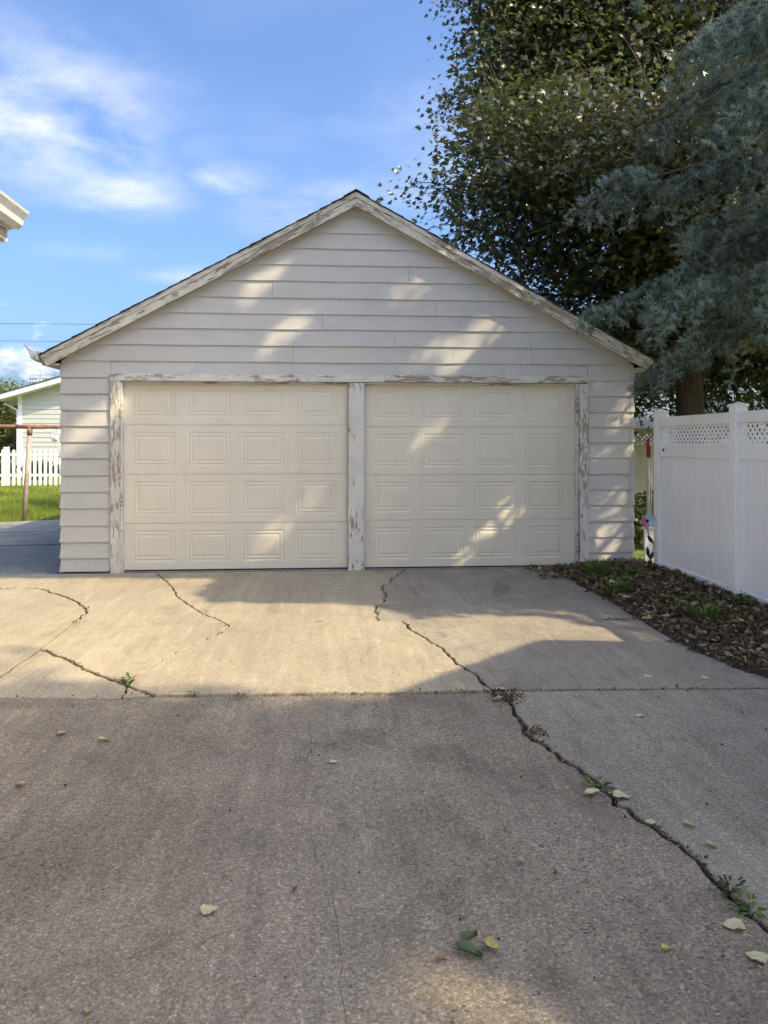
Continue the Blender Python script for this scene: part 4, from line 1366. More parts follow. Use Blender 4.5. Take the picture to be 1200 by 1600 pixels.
orn = thing('garden_ornament', 'metal garden stake with pink and blue flower before the low white panel', 'ornament', (3.48, -0.40, 0))
bz = 0.06
part('stake', MB().tube([(3.50, -.40, bz), (3.515, -.40, .12), (3.51, -.40, .2), (3.545, -.40, .27), (3.535, -.40, .33), (3.48, -.40, .42), (3.465, -.40, .55)], [.006, .006, .005, .005, .005, .005, .004], 6), M['iron'], orn, True)
for k, (x, z, a, ln) in enumerate([(3.50, .36, -55, .11), (3.475, .22, 100, .13), (3.515, .18, 65, .10), (3.49, .10, 88, .09)]):
    vs = []
    ca, sa = math.cos(rad(a)), math.sin(rad(a))
    for t in range(7):
        u_ = t / 6
        hw = .021 * math.sin(math.pi * u_) + .001
        for s in (-1, 0, 1):
            lx_, lz_ = (u_ - .5) * ln, s * hw
            vs.append((x + lx_ * ca - lz_ * sa, -.405 - .008 * (1 - abs(s)), z + lx_ * sa + lz_ * ca))
    fs = [(t * 3 + s, t * 3 + 3 + s, t * 3 + 4 + s, t * 3 + 1 + s) for t in range(6) for s in range(2)]
    part('metal_leaf', MB().add(vs, fs), M['iron'], orn)
fc = Vector((3.46, -.41, .565))
for k in range(6):
    a = k * math.pi / 3 + .3
    vs = []
    for t in range(7):
        u_ = t / 6
        hw = .034 * math.sin(math.pi * (u_ ** .8)) + .002
        for s in (-1, 0, 1):
            lx_, lz_ = .01 + u_ * .085, s * hw
            vs.append((fc.x + lx_ * math.cos(a) - lz_ * math.sin(a), fc.y - .02 * u_ * (1 + .5 * s), fc.z + lx_ * math.sin(a) + lz_ * math.cos(a)))
    fs = [(t * 3 + s, t * 3 + 3 + s, t * 3 + 4 + s, t * 3 + 1 + s) for t in range(6) for s in range(2)]
    part('petal', MB().add(vs, fs), M['pink'] if k in (2, 3, 4) else M['blue'], orn)
part('flower_centre', MB().tube([(fc.x, fc.y - .012, fc.z), (fc.x, fc.y - .035, fc.z)], [.016, .008], 8), M['iron'], orn)

# ------------------------------------------------------------------ left yard: pipe frame, picket fence, house, tree, mast, wires
pf = thing('pipe_frame', 'rusty pipe frame with leaning tan leg on the lawn edge', 'frame', (-5.45, 5.8, 0))
part('crossbar', MB().tube([(-7.6, 5.60, 1.715), (-5.35, 5.83, 1.705), (-3.2, 6.05, 1.695)], .036, 10), M['rust'], pf, True)
part('leg', MB().tube([(-5.50, 5.80, -.1), (-5.40, 5.83, 1.65)], [.043, .037], 10), M['pipe'], pf, True)
part('leg', MB().tube([(-3.45, 6.0, -.1), (-3.4, 6.03, 1.65)], [.043, .037], 10), M['pipe'], pf, True)
part('coupling', MB().tube([(-5.62, 5.80, 1.706), (-5.15, 5.85, 1.704)], .042, 10).tube([(-5.405, 5.828, 1.55), (-5.40, 5.83, 1.69)], .046, 10), M['rust'], pf, True)

hg = thing('hanging_ornament', 'white scroll ornament hanging from the rusty crossbar', 'ornament', (-4.95, 5.87, 1.55))
ring = [(-4.95 + .085 * math.cos(a) * (1 + .2 * math.sin(a)), 5.87, 1.52 + .11 * math.sin(a)) for a in np.linspace(0, 5.6, 18)]
part('scroll', MB().tube(ring, .014, 6), M['picket'], hg, True)
part('perch', MB().tube([(-5.06, 5.87, 1.60), (-4.95, 5.87, 1.585), (-4.84, 5.87, 1.61)], .012, 6), M['picket'], hg, True)
part('hook', MB().tube([(-4.95, 5.87, 1.69), (-4.945, 5.87, 1.60)], .005, 5), M['iron'], hg)
part('cup', MB().tube([(-4.95, 5.87, 1.44), (-4.95, 5.87, 1.53)], [.03, .055], 10), M['picket'], hg, True)
wp = thing('slide_rail', 'slim white rail standing on the lawn beside the garage wall', 'rail', (-4.78, 5.8, 0))
part('post', MB().tube([(-4.80, 6.0, 0.72), (-4.80, 6.0, 1.36), (-4.84, 6.0, 1.50)], .028, 8), M['picket'], wp, True)
part('foot', MB().tube([(-4.80, 6.0, .58), (-4.80, 6.0, .72)], [.06, .03], 8), M['picket'], wp, True)
part('stay', MB().tube([(-4.80, 6.0, 1.36), (-4.92, 6.05, 1.75), (-4.80, 6.1, 2.3)], .018, 6), M['picket'], wp, True)
part('spike', MB().tube([(-4.80, 6.0, -.1), (-4.80, 6.0, .6)], .014, 6), M['iron'], wp)

# picket fence: along a line crossing the view 24 m away
pk = thing('picket_fence', 'white picket fence across the far side of the lawn', 'fence', (-9.8, 17.4, 0))
pm_pts = [(-.045, 0), (.045, 0), (.045, 1.14), (.02, 1.20), (-.02, 1.20), (-.045, 1.14)]
pmesh = MB().prism_y(pm_pts, -.011, .011).mesh('picket', M['picket'])
dirp = Vector((1, .07, 0)).normalized()
rzp = math.atan2(dirp.y, dirp.x)
for i in range(-16, 42):
    d = i * 0.165
    o = link('picket', pmesh, pk, (dirp.x * d, dirp.y * d - .03, 0), (0, 0, rzp))
    o.scale.z = 1.0 + .01 * math.sin(i * 2.3)
postm = MB().box(-.065, .065, -.065, .065, 0, 1.24, .006).box(-.078, .078, -.078, .078, 1.24, 1.275, .006).mesh('picket_post', M['picket'])
for i in (-15, -4.5, 6, 16.5, 27, 37.5):
    d = i * .165
    link('picket_post', postm, pk, (dirp.x * d, dirp.y * d + .04, 0), (0, 0, rzp))
for z in (.3, .98):
    link('picket_rail', MB().box(-2.6, 6.9, -.017, .017, z, z + .09).mesh('picket_rail', M['picket']), pk, (0, 0.0, 0), (0, 0, rzp))

# pale green neighbour house far left
nh = thing('neighbour_house', 'pale green house with white gable trim beyond the picket fence', 'house', (-10.0, 25, 0))
NY = 25.0
HXL = -13.15
nsl = 0.30
mb = MB().prism_y([(HXL, 0), (HXL + 9, 0), (HXL + 9, 3.45), (HXL + 4.5, 3.45 + 4.5 * nsl), (HXL, 3.45)], NY, NY + 10)
nw = part('wall', mb, M['far_siding'], nh)
for i in range(19):
    z0 = 0.25 + i * .2
    hi = max(0, (z0 + .1 - 3.45) / nsl)
    mbb = MB().add([(HXL + hi, NY - .022, z0), (HXL + 9 - hi, NY - .022, z0), (HXL + 9 - hi, NY - .004, z0 + .2), (HXL + hi, NY - .004, z0 + .2), (HXL + hi, NY, z0), (HXL + 9 - hi, NY, z0)], [(0, 1, 2, 3), (0, 4, 5, 1)])
    part('siding_board', mbb, M['far_siding'], nw)
part('corner_board', MB().box(HXL - .02, HXL + .13, NY - .04, NY + .1, 0, 3.45), M['far_trim'], nh)
for sgn in (-1, 1):
    cx = HXL + 4.5
    q_ = [(cx, 3.62 + 4.5 * nsl), (cx + sgn * 5.2, 3.62 - .7 * nsl), (cx + sgn * 5.2, 3.40 - .7 * nsl), (cx, 3.38 + 4.5 * nsl)]
    if sgn < 0: q_ = q_[::-1]
    rf = part('roof_slope', MB().prism_y(q_, NY - .62, NY + 10.6), M['far_trim'], nh)
    q2 = [(cx, 3.66 + 4.5 * nsl), (cx + sgn * 5.25, 3.655 - .75 * nsl), (cx + sgn * 5.25, 3.625 - .75 * nsl), (cx, 3.623 + 4.5 * nsl)]
    if sgn < 0: q2 = q2[::-1]
    part('shingles', MB().prism_y(q2, NY - .66, NY + 10.65), M['shingle'], rf)
part('window', MB().box(-9.0, -8.1, NY - .05, NY + .02, 1.0, 2.2), M['far_trim'], nh)
part('downspout', MB().tube([(HXL - .62, NY + .1, 3.1), (HXL - .06, NY + .02, 2.8), (HXL - .05, NY - .03, 0)], .045, 6), M['far_trim'], nh)

mast = thing('light_mast', 'distant stadium light mast above the green house roof', 'mast', (-40, 100, 0))
MX, MY = -41.3, 104.0
part('pole', MB().tube([(MX, MY, -1), (MX, MY, 11.6)], [.12, .07], 8), M['mast'], mast)
mb = MB()
for k in range(3):
    mb.tube([(MX - 1.4, MY, 10.1 + k * .55), (MX + 1.4, MY, 10.1 + k * .55)], .035, 5)
part('crossarm', mb, M['mast'], mast)
for k in range(2):
    for j in range(6):
        x = MX - 1.3 + j * .38 + (.7 if j > 2 else 0)
        part('lamp_head', MB().tube([(x, MY, 10.2 + k * .55), (x, MY - .25, 10.05 + k * .55)], [.06, .13], 8), M['mast'], mast)

for i, (p0, p1, p2, r_, lb) in enumerate([
        ((-40, 11.8, 4.62), (-9, 12.6, 4.44), (8, 13.0, 4.85), .007, 'upper dark cable crossing the sky left of the garage roof'),
        ((-40, 11.6, 4.15), (-9, 12.4, 3.98), (8, 12.8, 4.3), .006, 'lower dark cable crossing the sky left of the garage roof'),
        ((-40, 58, 13.5), (-24, 60, 7.3), (10, 62, 3.4), .012, 'thin far cable sloping down towards the green house roof')]):
    a, b, c = Vector(p0), Vector(p1), Vector(p2)
    pts = [a.lerp(b, t).lerp(b.lerp(c, t), t) if i < 2 else (a.lerp(b, t * 2) if t < .5 else b.lerp(c, t * 2 - 1)) for t in np.linspace(0, 1, 25)]
    cb = part('power_cable', MB().tube(pts, r_, 5), M['cable'])
    tag(cb, lb, 'cable')


# ------------------------------------------------------------------ trees
# sun patches, traced to the ground; leaves that would shade them are left out
OPEN = [[(-4.695, -0.184), (-1.197, -0.447), (-1.307, -1.261), (-1.007, -1.699), (-0.063, -1.77), (0.375, -1.931), (0.546, -2.452), (1.745, -2.389), (1.775, -2.942),
         (1.396, -3.11), (0.317, -4.148), (-0.335, -3.988), (-0.696, -3.759), (-0.996, -3.939), (-1.46, -3.466), (-2.027, -2.887), (-3.207, -1.903)],
        [(0.05, -6.95), (0.10, -6.60), (0.20, -6.45), (0.30, -6.36), (0.40, -6.38), (0.50, -6.48), (0.58, -6.62), (0.6, -6.95)],
        [(-0.06, -6.36), (-0.03, -6.31), (0.03, -6.30), (0.06, -6.35), (0.01, -6.40)],
        [(-3.25, -9.0), (-7.5, -9.0), (-7.5, 0.6), (-3.25, -0.4)],
        # narrow gaps cut to throw streaks of light on the garage front
        [(-2.003, 1.635), (-1.481, 1.563), (-1.412, 1.517), (-1.935, 1.488)], [(-0.906, 1.415), (-0.503, 1.385), (-0.452, 1.323), (-0.486, 1.125), (-0.633, 1.077), (-0.739, 1.177), (-0.720, 1.322)],
        [(1.328, 0.060), (1.503, 0.059), (1.591, 0.273), (1.776, 0.326), (1.443, 0.513), (1.423, 0.467), (1.428, 0.324)], [(-0.026, 0.258), (0.045, 0.258), (0.123, 0.456), (0.013, 0.477)],
        [(-1.06, 0.16), (-0.84, 0.16), (-0.76, 0.45), (-0.98, 0.50)], [(1.95, 0.60), (1.97, 0.70), (1.80, 0.90), (1.84, 0.91), (2.02, 0.70), (2.0, 0.58)],
        [(-0.831, 0.712), (-0.853, 0.837), (-0.675, 0.837), (-0.551, 0.606)], [(-0.353, 0.776), (-0.366, 0.837), (-0.209, 0.838), (-0.211, 0.765)],
        [(-3.70, 1.50), (-3.45, 1.52), (-3.35, 1.64), (-3.55, 1.66)], [(-3.82, 0.90), (-3.95, 0.98), (-4.06, 0.83), (-4.02, 0.66), (-3.84, 0.66)], [(-2.95, 1.20), (-2.75, 1.18), (-2.60, 1.38), (-2.80, 1.42)],
        [(-0.144, 0.712), (-0.231, 0.891), (-0.161, 0.884), (-0.017, 0.705)], [(-1.042, 1.105), (-1.094, 1.248), (-1.064, 1.321), (-0.961, 1.303), (-0.876, 1.141), (-0.903, 1.087)]]


def inside(x, y, polys):
    res = np.zeros(len(x), bool)
    for poly in polys:
        c = np.zeros(len(x), bool)
        for (x0, y0), (x1, y1) in zip(poly, poly[1:] + poly[:1]):
            cr = ((y0 > y) != (y1 > y)) & (x < (x1 - x0) * (y - y0) / (y1 - y0 + 1e-12) + x0)
            c ^= cr
        res |= c
    return res


def leafy_tree(name, label, base, trunk_h, trunk_r, blobs, n_leaves, size, mat, lean=(0, 0), seed=0, tv=MAPLE_V, tf=MAPLE_F, cl=0.42, per=26, limbs=10, droop=0.35, bark='bark', fill=0.0, core=0, open_to=None):
    r = np.random.default_rng(seed)
    root = thing(name, label, 'tree', base)
    mb = MB()
    top = Vector((lean[0], lean[1], trunk_h))
    mb.tube([(0, 0, -.1), (0, 0, .15), (lean[0] * .3, lean[1] * .3, trunk_h * .4), tuple(top)], [trunk_r * 1.5, trunk_r * 1.1, trunk_r * .9, trunk_r * .7], 12)
    link('trunk', mb.mesh('trunk', M[bark], True), root)
    blobs = [(np.array(c, float), np.array(s, float)) for c, s in blobs]
    vol = np.array([s.prod() for _, s in blobs]) ** .8
    ncl = n_leaves // per
    which = r.choice(len(blobs), ncl, p=vol / vol.sum())
    d = r.normal(0, 1, (ncl, 3)); d /= np.linalg.norm(d, axis=1, keepdims=True)
    q_ = (r.random(ncl) ** (0.42 if fill == 0 else fill))[:, None]
    C = np.array([blobs[i][0] for i in which]) + d * q_ * np.array([blobs[i][1] for i in which])
    C[:, 2] = np.maximum(C[:, 2], 0.5)
    # limbs reach towards some of the clumps
    mb = MB()
    pick = r.choice(ncl, limbs * 7, replace=False)
    heads = [top * (0.45 + .5 * r.random()) for _ in range(limbs)]
    for k in range(limbs):
        c = Vector(blobs[k % len(blobs)][0]) + Vector(r.normal(0, .55, 3)) * 1.2
        h = heads[k]
        m1 = h.lerp(c, .45) + Vector((0, 0, .35))
        mb.tube([tuple(h), tuple(m1), tuple(c)], [trunk_r * .42, trunk_r * .26, trunk_r * .1], 7)
        for j in range(7):
            e = Vector(C[pick[k * 7 + j]])
            if (e - c).length > 3.2: continue
            s0 = m1.lerp(c, r.uniform(.3, 1))
            mid = s0.lerp(e, .5) + Vector((0, 0, .2))
            mb.tube([tuple(s0), tuple(mid), tuple(e)], [trunk_r * .10, trunk_r * .06, .008], 5)
    link('limbs', mb.mesh('limbs', M[bark], True), root)
    if core:                                   # twigs that carry the leaf clumps
        mt = MB()
        cen = np.array([blobs[i][0] for i in which])
        for k in range(ncl):
            v_ = cen[k] - C[k]
            v_ = v_ / (np.linalg.norm(v_) + 1e-6)
            e1 = C[k] + v_ * .75 + np.array([0, 0, -.12])
            e2 = C[k] - v_ * .30
            mt.tube([tuple(e1), tuple(C[k]), tuple(e2)], [.012, .008, .003], 3, False)
        link('twigs', mt.mesh('twigs', M[bark]), root)
    n = ncl * per
    ci = np.repeat(np.arange(ncl), per)
    o = np.clip(r.normal(0, 1, (n, 3)), -1.7, 1.7) * np.array([cl, cl, cl * .42])
    o[:, 2] -= droop * (o[:, 0] ** 2 + o[:, 1] ** 2) * .9
    T = C[ci] + o
    outd = T - C[ci] + 0.6 * d[ci]
    outd[:, 2] = outd[:, 2] * .4 - r.uniform(0, .7, n)
    R = frames(outd + r.normal(0, .25, (n, 3)), r.normal(0, .7, n))
    tint = np.clip(r.random(ncl)[ci] * .5 + r.random(n) * .6 - .05, 0, 1)
    S = r.uniform(.7, 1.15, n) * size
    if core:                                   # leaves deep inside the crown
        wc = r.choice(len(blobs), core, p=vol / vol.sum())
        dc = r.normal(0, 1, (core, 3)); dc /= np.linalg.norm(dc, axis=1, keepdims=True)
        Tc = np.array([blobs[i][0] for i in wc]) + dc * (r.random(core) ** .5 * .86)[:, None] * np.array([blobs[i][1] for i in wc])
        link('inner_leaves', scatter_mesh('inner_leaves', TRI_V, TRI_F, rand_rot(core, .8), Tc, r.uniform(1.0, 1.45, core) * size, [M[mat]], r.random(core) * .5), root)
    if open_to is not None:                    # leaves dropped so the sun reaches the chosen patches
        W = T + R[:, :, 0] * (S * .5)[:, None] + np.array(base)
        gx_ = W[:, 0] - W[:, 2] * SUN.x / SUN.z
        gy_ = W[:, 1] - W[:, 2] * SUN.y / SUN.z
        keep = np.ones(len(T), bool)
        for ox, oy in ((0, 0), (.13, 0), (-.13, 0), (0, .09), (0, -.09)):
            keep &= ~inside(gx_ + ox, gy_ + oy, open_to)
        T, R, S, tint = T[keep], R[keep], S[keep], tint[keep]
    me = scatter_mesh('crown', tv, tf, R, T, S, [M[mat]], tint)
    link('crown', me, root)
    return root


# big maple behind the fence
leafy_tree('maple_tree', 'large dark maple towering behind the garage and fence', (6.15, 3.9, 0), 4.6, 0.25,
           [((0.8, 1.4, 8.6), (3.9, 2.9, 4.0)), ((-2.8, -.4, 5.7), (2.0, 2.0, 1.6)), ((-2.3, 1.0, 8.2), (1.9, 1.9, 1.9)), ((-0.8, -1.9, 5.3), (2.9, 1.9, 1.6)),
            ((1.8, -1.2, 5.0), (3.2, 2.6, 2.6)), ((-0.9, .4, 4.2), (2.9, 2.2, 1.6)), ((1.6, 1.6, 3.0), (3.4, 1.6, 1.6)), ((-1.9, 1.0, 10.2), (2.3, 2.0, 2.2)), ((-1.5, 2.2, 2.7), (2.2, 1.4, 1.4)), ((3.6, 0, 4.0), (2.6, 2.4, 2.6))],
           105000, 0.112, 'maple', (-.15, .1), 3, MAPLE_V, MAPLE_F, .30, 30, limbs=18, core=64000)

# far bushy tree left, low hedge behind the pickets
leafy_tree('bushy_tree', 'yellow green bushy tree at the left edge beyond the picket fence', (-16.5, 30.5, 0), 1.6, 0.16,
           [((0, 0, 2.6), (2.2, 2.0, 2.0)), ((-1.6, .3, 2.4), (1.9, 1.6, 1.7)), ((.9, -.4, 1.9), (1.3, 1.3, 1.3)), ((-.2, 0, 3.6), (1.2, 1.2, .9))],
           16000, 0.16, 'far_leaf', (0.5, 0), 5, OVAL_V, OVAL_F, .3, 20)
for i, (x, y) in enumerate(((-12.7, 22.0), (-11.3, 22.2), (-9.9, 22.1), (-14.2, 21.9), (4.55, 2.1))):
    hd = thing('low_shrub', ['dark low shrub behind the pickets, second from left', 'dark low shrub behind the pickets, third from left', 'dark low shrub behind the pickets by the garage wall',
                             'dark low shrub behind the pickets at the left edge', 'dark low shrub behind the tools in the gap beside the garage'][i], 'shrub', (x, y, 0), 'dark low shrubs')
    n = 1400
    d = rng.normal(0, 1, (n, 3)); d /= np.linalg.norm(d, axis=1, keepdims=True)
    T = d * (rng.random(n) ** .4)[:, None] * np.array([.75, .5, .36]) + np.array([0, 0, .34])
    link('foliage', scatter_mesh('foliage', OVAL_V, OVAL_F, rand_rot(n), T, rng.uniform(.07, .13, n), [M['hedge']]), hd)
    link('stem', MB().tube([(0, 0, -.1), (0, 0, .4)], [.05, .03], 6).mesh('stem', M['bark']), hd)


# blue spruce leaning over the fence from the right
def spruce(base, label, H=13.5, seed=2):
    r = np.random.default_rng(seed)
    root = thing('blue_spruce', label, 'tree', base)
    B = np.array(base)
    link('trunk', MB().tube([(0, 0, -.1), (0, 0, 3), (0, 0, 8), (0, 0, H)], [.24, .19, .11, .015], 10).mesh('trunk', M['twig'], True), root)
    wood = MB()
    SP, SD, SS, ST = [], [], [], []          # shoots: place, direction, scale, tint

    def bough(z, az, L, sag, detail, tint, up=0.12, pts=None):
        if pts is None:
            n = 9
            t = np.linspace(0, 1, n)
            rr = L * t
            h = z + L * (up * t - sag * t ** 1.6 + 0.16 * np.maximum(t - .65, 0) ** 1.2)
            P = np.stack([np.cos(az) * rr, np.sin(az) * rr, h], 1)
            P[1:, :2] += r.normal(0, .035 * L / 3, (n - 1, 2))
        else:
            P = np.array(pts, float)
            P = np.array([[np.interp(s, np.linspace(0, 1, len(P)), P[:, k]) for k in range(3)] for s in np.linspace(0, 1, 11)])
            P[1:] += r.normal(0, .025, (10, 3))
        seg = np.linalg.norm(P[1:] - P[:-1], axis=1)
        L = seg.sum()
        cum = np.concatenate([[0], np.cumsum(seg)])
        rd = list(np.linspace(.035 * min(1, L / 2.5), .006, len(P)))
        wood.tube([tuple(p) for p in P], rd, 6)
        s = 0.30 * L if detail else .15 * L
        step = 0.046 if detail else 0.30
        side = 1
        while s < L:
            c = np.array([np.interp(s, cum, P[:, k]) for k in range(3)])
            c2 = np.array([np.interp(min(s + .1, L), cum, P[:, k]) for k in range(3)])
            c1 = np.array([np.interp(max(s - .1, 0), cum, P[:, k]) for k in range(3)])
            tan = c2 - c1; tan /= np.linalg.norm(tan)
            lat = np.cross(tan, (0, 0, 1.0)); lat /= np.linalg.norm(lat)
            u_ = s / L
            side = -side
            bl = (0.14 + 0.50 * math.sin(math.pi * min(1, (1 - u_) * 1.2 + .10)) * min(1, L / 3)) * r.uniform(.5, 1.15)
            hang = r.random() < .35
            dv = tan * r.uniform(.3, .9) + lat * side * r.uniform(.4, 1.0) + np.array([0, 0, -r.uniform(.05, .5) - (1.1 if hang else 0)])
            dv /= np.linalg.norm(dv)
            tb = tint + r.normal(0, .14)
            end = c + dv * bl + np.array([0, 0, -.22 * bl * bl])
            if detail:
                tw = np.array([c + (end - c) * f for f in (.15, .5, .85)]) + B
                if not inside(tw[:, 0] - tw[:, 2] * SUN.x / SUN.z, tw[:, 1] - tw[:, 2] * SUN.y / SUN.z, OPEN).any():
                    wood.tube([tuple(c), tuple((c + end) / 2 + np.array([0, 0, .02])), tuple(end)], [.007, .005, .002], 4, False)
                m = max(1, int(bl / .088))
                for k in range(m):
                    t = (k + 1) / m
                    p = c + dv * bl * t + np.array([0, 0, -.22 * (bl * t) ** 2]) + r.normal(0, .012, 3)
                    nsh = r.integers(5, 9)
                    ct = tb + r.normal(0, .10)
                    for q_ in range(nsh):          # a tuft of stiff shoots fanning out from one node
                        rd_ = r.normal(0, 1, 3); rd_ /= np.linalg.norm(rd_)
                        sd = dv * .75 + rd_ * .85 + np.array([0, 0, .18])
                        SP.append(p); SD.append(sd); SS.append(r.uniform(.065, .105)); ST.append(ct + .28 * rd_[2] + r.normal(0, .12))  # upward shoots tinted lighter: light from above put into the colour
            else:
                m = max(2, int(bl / .17))
                for k in range(m):
                    t = (k + .6) / m
                    p = c + dv * bl * t + np.array([0, 0, -.18 * (bl * t) ** 2])
                    sd = dv * r.uniform(.4, 1) + np.cross(dv, r.normal(0, 1, 3)) * r.uniform(.3, .9)
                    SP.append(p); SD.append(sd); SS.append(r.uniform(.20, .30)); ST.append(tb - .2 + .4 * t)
            s += step * r.uniform(.6, 1.4)

    # boughs seen in the picture, each at its own place over the fence
    b = base
    def rel(*ps): return [(p[0] - b[0], p[1] - b[1], p[2]) for p in ps]
    for pts, ti in [
        (rel((b[0], b[1], 4.2), (4.4, -2.1, 4.1), (3.2, -2.25, 3.75), (2.22, -2.15, 3.52)), .42),
        (rel((b[0], b[1], 3.6), (4.3, -1.8, 3.45), (3.2, -1.55, 3.0), (2.50, -1.45, 2.70)), .5),
        (rel((b[0], b[1], 3.4), (4.4, -2.2, 3.3), (3.5, -2.1, 2.85), (2.85, -1.95, 2.62)), .62),
        (rel((b[0], b[1], 3.0), (4.5, -1.7, 2.9), (3.6, -1.55, 2.5), (2.98, -1.5, 2.10)), .45),
        (rel((b[0], b[1], 3.1), (4.6, -2.6, 3.0), (3.9, -2.8, 2.75), (3.45, -2.9, 2.55)), .55),
        (rel((b[0], b[1], 5.6), (4.6, -2.5, 5.3), (3.4, -2.9, 4.85), (2.60, -3.0, 4.35)), .62),
        (rel((b[0], b[1], 5.2), (4.5, -2.8, 4.9), (3.4, -3.2, 4.3), (2.95, -3.3, 3.80)), .66),
        (rel((b[0], b[1], 6.2), (4.6, -2.3, 6.0), (3.4, -2.4, 5.7), (2.75, -2.4, 5.35)), .5),
        (rel((b[0], b[1], 4.7), (4.7, -2.7, 4.5), (3.9, -3.1, 4.0), (3.2, -3.3, 3.45)), .5),
        (rel((b[0], b[1], 4.0), (4.8, -2.8, 3.9), (4.1, -3.3, 3.5), (3.5, -3.5, 3.05)), .6),
        (rel((b[0], b[1], 5.0), (4.4, -2.0, 5.0), (3.4, -1.7, 4.6), (2.85, -1.6, 4.2)), .4),
    ]:
        bough(0, 0, 0, 0, True, ti, pts=pts)
    z = 2.9
    while z < H - .5:
        Lz = 3.5 * (1 - (z / (H + .6))) ** .75 * (1.0 if z > 3.2 else .85)
        nb = 6 if z < 6 else 5
        a0 = r.uniform(0, 6.28)
        for k in range(nb):
            az = a0 + k * 2 * math.pi / nb + r.normal(0, .2)
            L = Lz * r.uniform(.8, 1.08)
            tow = math.cos(az - math.atan2(-1.4, -2.0))      # facing the drive
            if tow > .1 and z < 6.5: L = min(L, 2.3 * r.uniform(.75, 1.05))
            if z < 3.25 and tow > .1: continue
            det = z < 7.2 and tow > -.3
            bough(z + r.normal(0, .08), az, L, .30 if z < 7 else .12, det, .5 + r.normal(0, .12), up=.12 if z < 7 else .3)
        z += .42 if z < 7 else .5
    link('branches', wood.mesh('branches', M['twig'], True), root)
    P, Dr, S, Tn = map(np.array, (SP, SD, SS, ST))
    W = P + Dr / np.linalg.norm(Dr, axis=1, keepdims=True) * S[:, None] * .5 + B
    keep = np.ones(len(P), bool)  # shoots that would shade the sun patches are left out
    for ox, oy in ((0, 0), (1, 0), (-1, 0), (0, .8), (0, -.8)):
        mg = .045 + .45 * S
        keep &= ~inside(W[:, 0] - W[:, 2] * SUN.x / SUN.z + ox * mg, W[:, 1] - W[:, 2] * SUN.y / SUN.z + oy * mg, OPEN)
    P, Dr, S, Tn = P[keep], Dr[keep], S[keep], Tn[keep]
    # one shoot: needles set all round a short twig
    rr = np.random.default_rng(99)

    def shoot_tpl(nn, wn):
        vs, fs = [], []
        for i in range(nn):
            t = (i + .5) / nn
            a = i * 2.399
            ln = .40 * (1 - .40 * abs(t - .4))
            fw = .45 + .5 * t
            c = np.array([t * .95, 0, 0])
            dv = np.array([fw, math.cos(a), math.sin(a)]); dv /= np.linalg.norm(dv)
            sdv = np.cross(dv, (1, 0.3, 0)); sdv /= np.linalg.norm(sdv)
            o_ = len(vs)
            vs += [tuple(c - sdv * wn), tuple(c + sdv * wn), tuple(c + dv * ln)]
            fs.append((o_, o_ + 1, o_ + 2))
        return vs, fs
    fine = S < .18
    for msk, (tv, tf), nm in ((fine, shoot_tpl(15, .042), 'needles'), (~fine, shoot_tpl(30, .055), 'upper_needles')):
        n = msk.sum()
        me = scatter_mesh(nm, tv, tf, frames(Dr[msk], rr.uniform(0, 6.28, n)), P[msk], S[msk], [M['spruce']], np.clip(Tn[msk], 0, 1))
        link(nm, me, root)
    pass
    return root


spruce((5.75, -1.75, 0), 'blue spruce with drooping boughs reaching over the white fence')

# ------------------------------------------------------------------ what stands beside the picture and shades it
# house on the left whose eave shows at the top left
lh = thing('house', 'white guttered house eave jutting in at the upper left edge', 'house', (-4.5, -6, 0))
part('gutter', MB().prism_y([(-2.575, 3.30), (-2.575, 3.165), (-2.53, 3.16), (-2.495, 3.19), (-2.485, 3.235), (-2.447, 3.285), (-2.440, 3.305), (-2.450, 3.307), (-2.50, 3.24), (-2.51, 3.20), (-2.535, 3.18), (-2.565, 3.18), (-2.565, 3.30)], -14.0, -1.96), M['white_gutter'], lh)
part('fascia', MB().box(-2.60, -2.577, -14.0, -1.975, 3.15, 3.32), M['white_gutter'], lh)
part('soffit', MB().box(-3.4, -2.602, -14.0, -1.985, 3.20, 3.225), M['beige'], lh)
part('frieze_beam', MB().box(-2.80, -2.605, -14.0, -2.02, 3.055, 3.198, .004), M['beige'], lh)
part('beam_corner', MB().box(-2.70, -2.598, -2.018, -1.995, 3.045, 3.198, .003), M['white_gutter'], lh)
part('wall', MB().box(-9.2, -3.35, -13.9, -2.6, -0.05, 3.2), M['house_wall'], lh)
part('roof', MB().prism_y([(-2.56, 3.325), (-6.3, 5.3), (-10.0, 3.325), (-10.0, 3.36), (-6.3, 5.36), (-2.53, 3.345)], -14.2, -2.0), M['shingle'], lh)

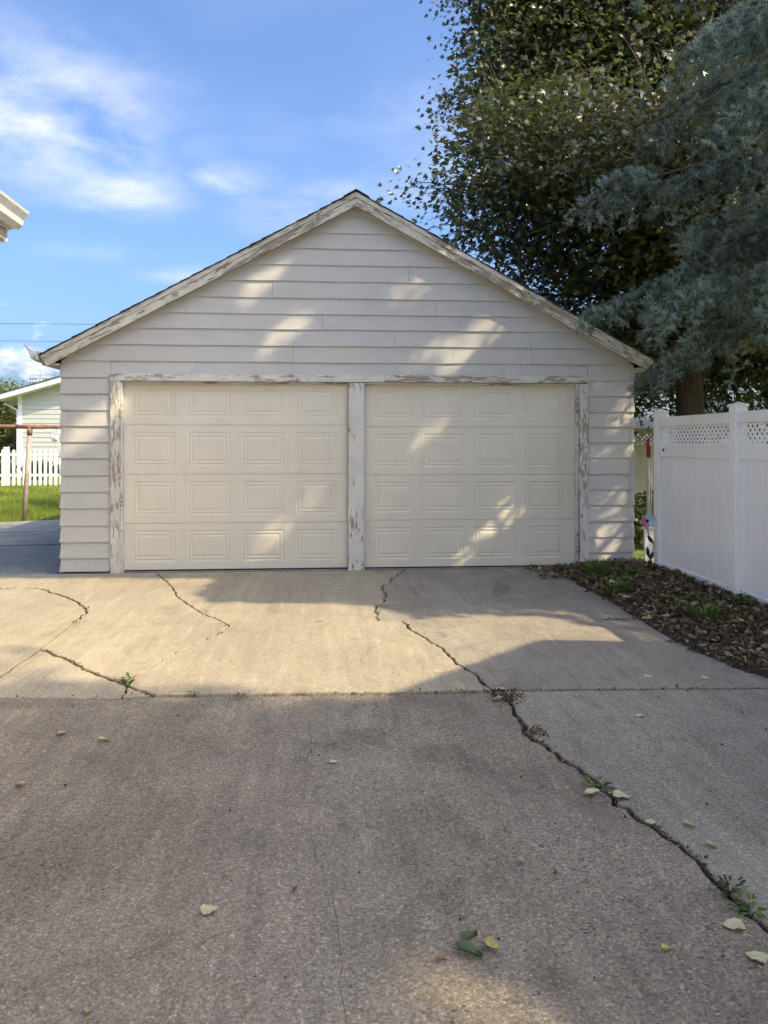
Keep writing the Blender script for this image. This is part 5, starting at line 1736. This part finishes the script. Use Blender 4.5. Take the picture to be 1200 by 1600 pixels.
# neighbour's gabled house beyond the fence on the right (out of frame; its roof edge shades the drive)
rh = thing('neighbour_house', 'gabled house beyond the fence at the right of the camera', 'house', (4.2, -6.33, 0))
EXH, RY, RW, RR = 4.2, -6.33, 2.6, 1.62                # eave corner, gable plane, half width, rise
RX = EXH + RW
part('wall', MB().prism_y([(EXH + .35, 0), (RX + RW - .35, 0), (RX + RW - .35, 4.4), (RX, 5.75), (EXH + .35, 4.4)], -16, RY - .3), M['house_wall'], rh)
part('roof', MB().prism_y([(EXH, 4.36), (RX, 4.36 + RR), (RX + RW, 4.36), (RX + RW, 4.22), (RX, 4.22 + RR), (EXH, 4.22)], -16.3, RY), M['shingle'], rh)
for x in (RX - 1.4, RX + .6):
    part('window', MB().box(x, x + .9, RY - .33, RY - .27, 1.1, 2.5), M['far_trim'], rh)
rh.rotation_euler.z = rad(6)

# tall trees in the neighbour's yard, out of frame; their crowns are shaped to shade the drive but leave its middle sunlit
leafy_tree('shade_tree', 'tall tree in the yard beyond the fence, right of the camera', (8.0, -4.6, 0), 9.5, 0.22,
           [((-.9, .2, 11.4), (3.0, 2.7, 2.6)), ((-1.2, .9, 9.6), (2.2, 1.9, 1.7)), ((.8, 0, 12.2), (2.4, 2.2, 2.2)), ((1.0, -.7, 8.0), (1.4, 1.2, 1.0)), ((.3, -.35, 8.5), (1.6, 1.2, 1.1)), ((-.8, -.4, 8.6), (1.4, 1.0, 1.0))], 22000, 0.24, 'shade_leaf', (0, 0), 11, OVAL_V, OVAL_F, .4, 22, open_to=OPEN)
leafy_tree('shade_tree', 'tall tree behind the neighbouring roof, right of the camera', (11.3, -13.3, 0), 10.5, 0.26,
           [((0, 0, 14.0), (2.8, 2.4, 2.2)), ((-1.9, .9, 13.6), (1.7, 1.6, 1.6)), ((1.4, -.4, 14.2), (2.2, 2.2, 2.0)), ((0, -2.2, 13.6), (2.8, 2.4, 2.2))], 24000, 0.25, 'shade_leaf', (0, 0), 12, OVAL_V, OVAL_F, .4, 22, open_to=OPEN)
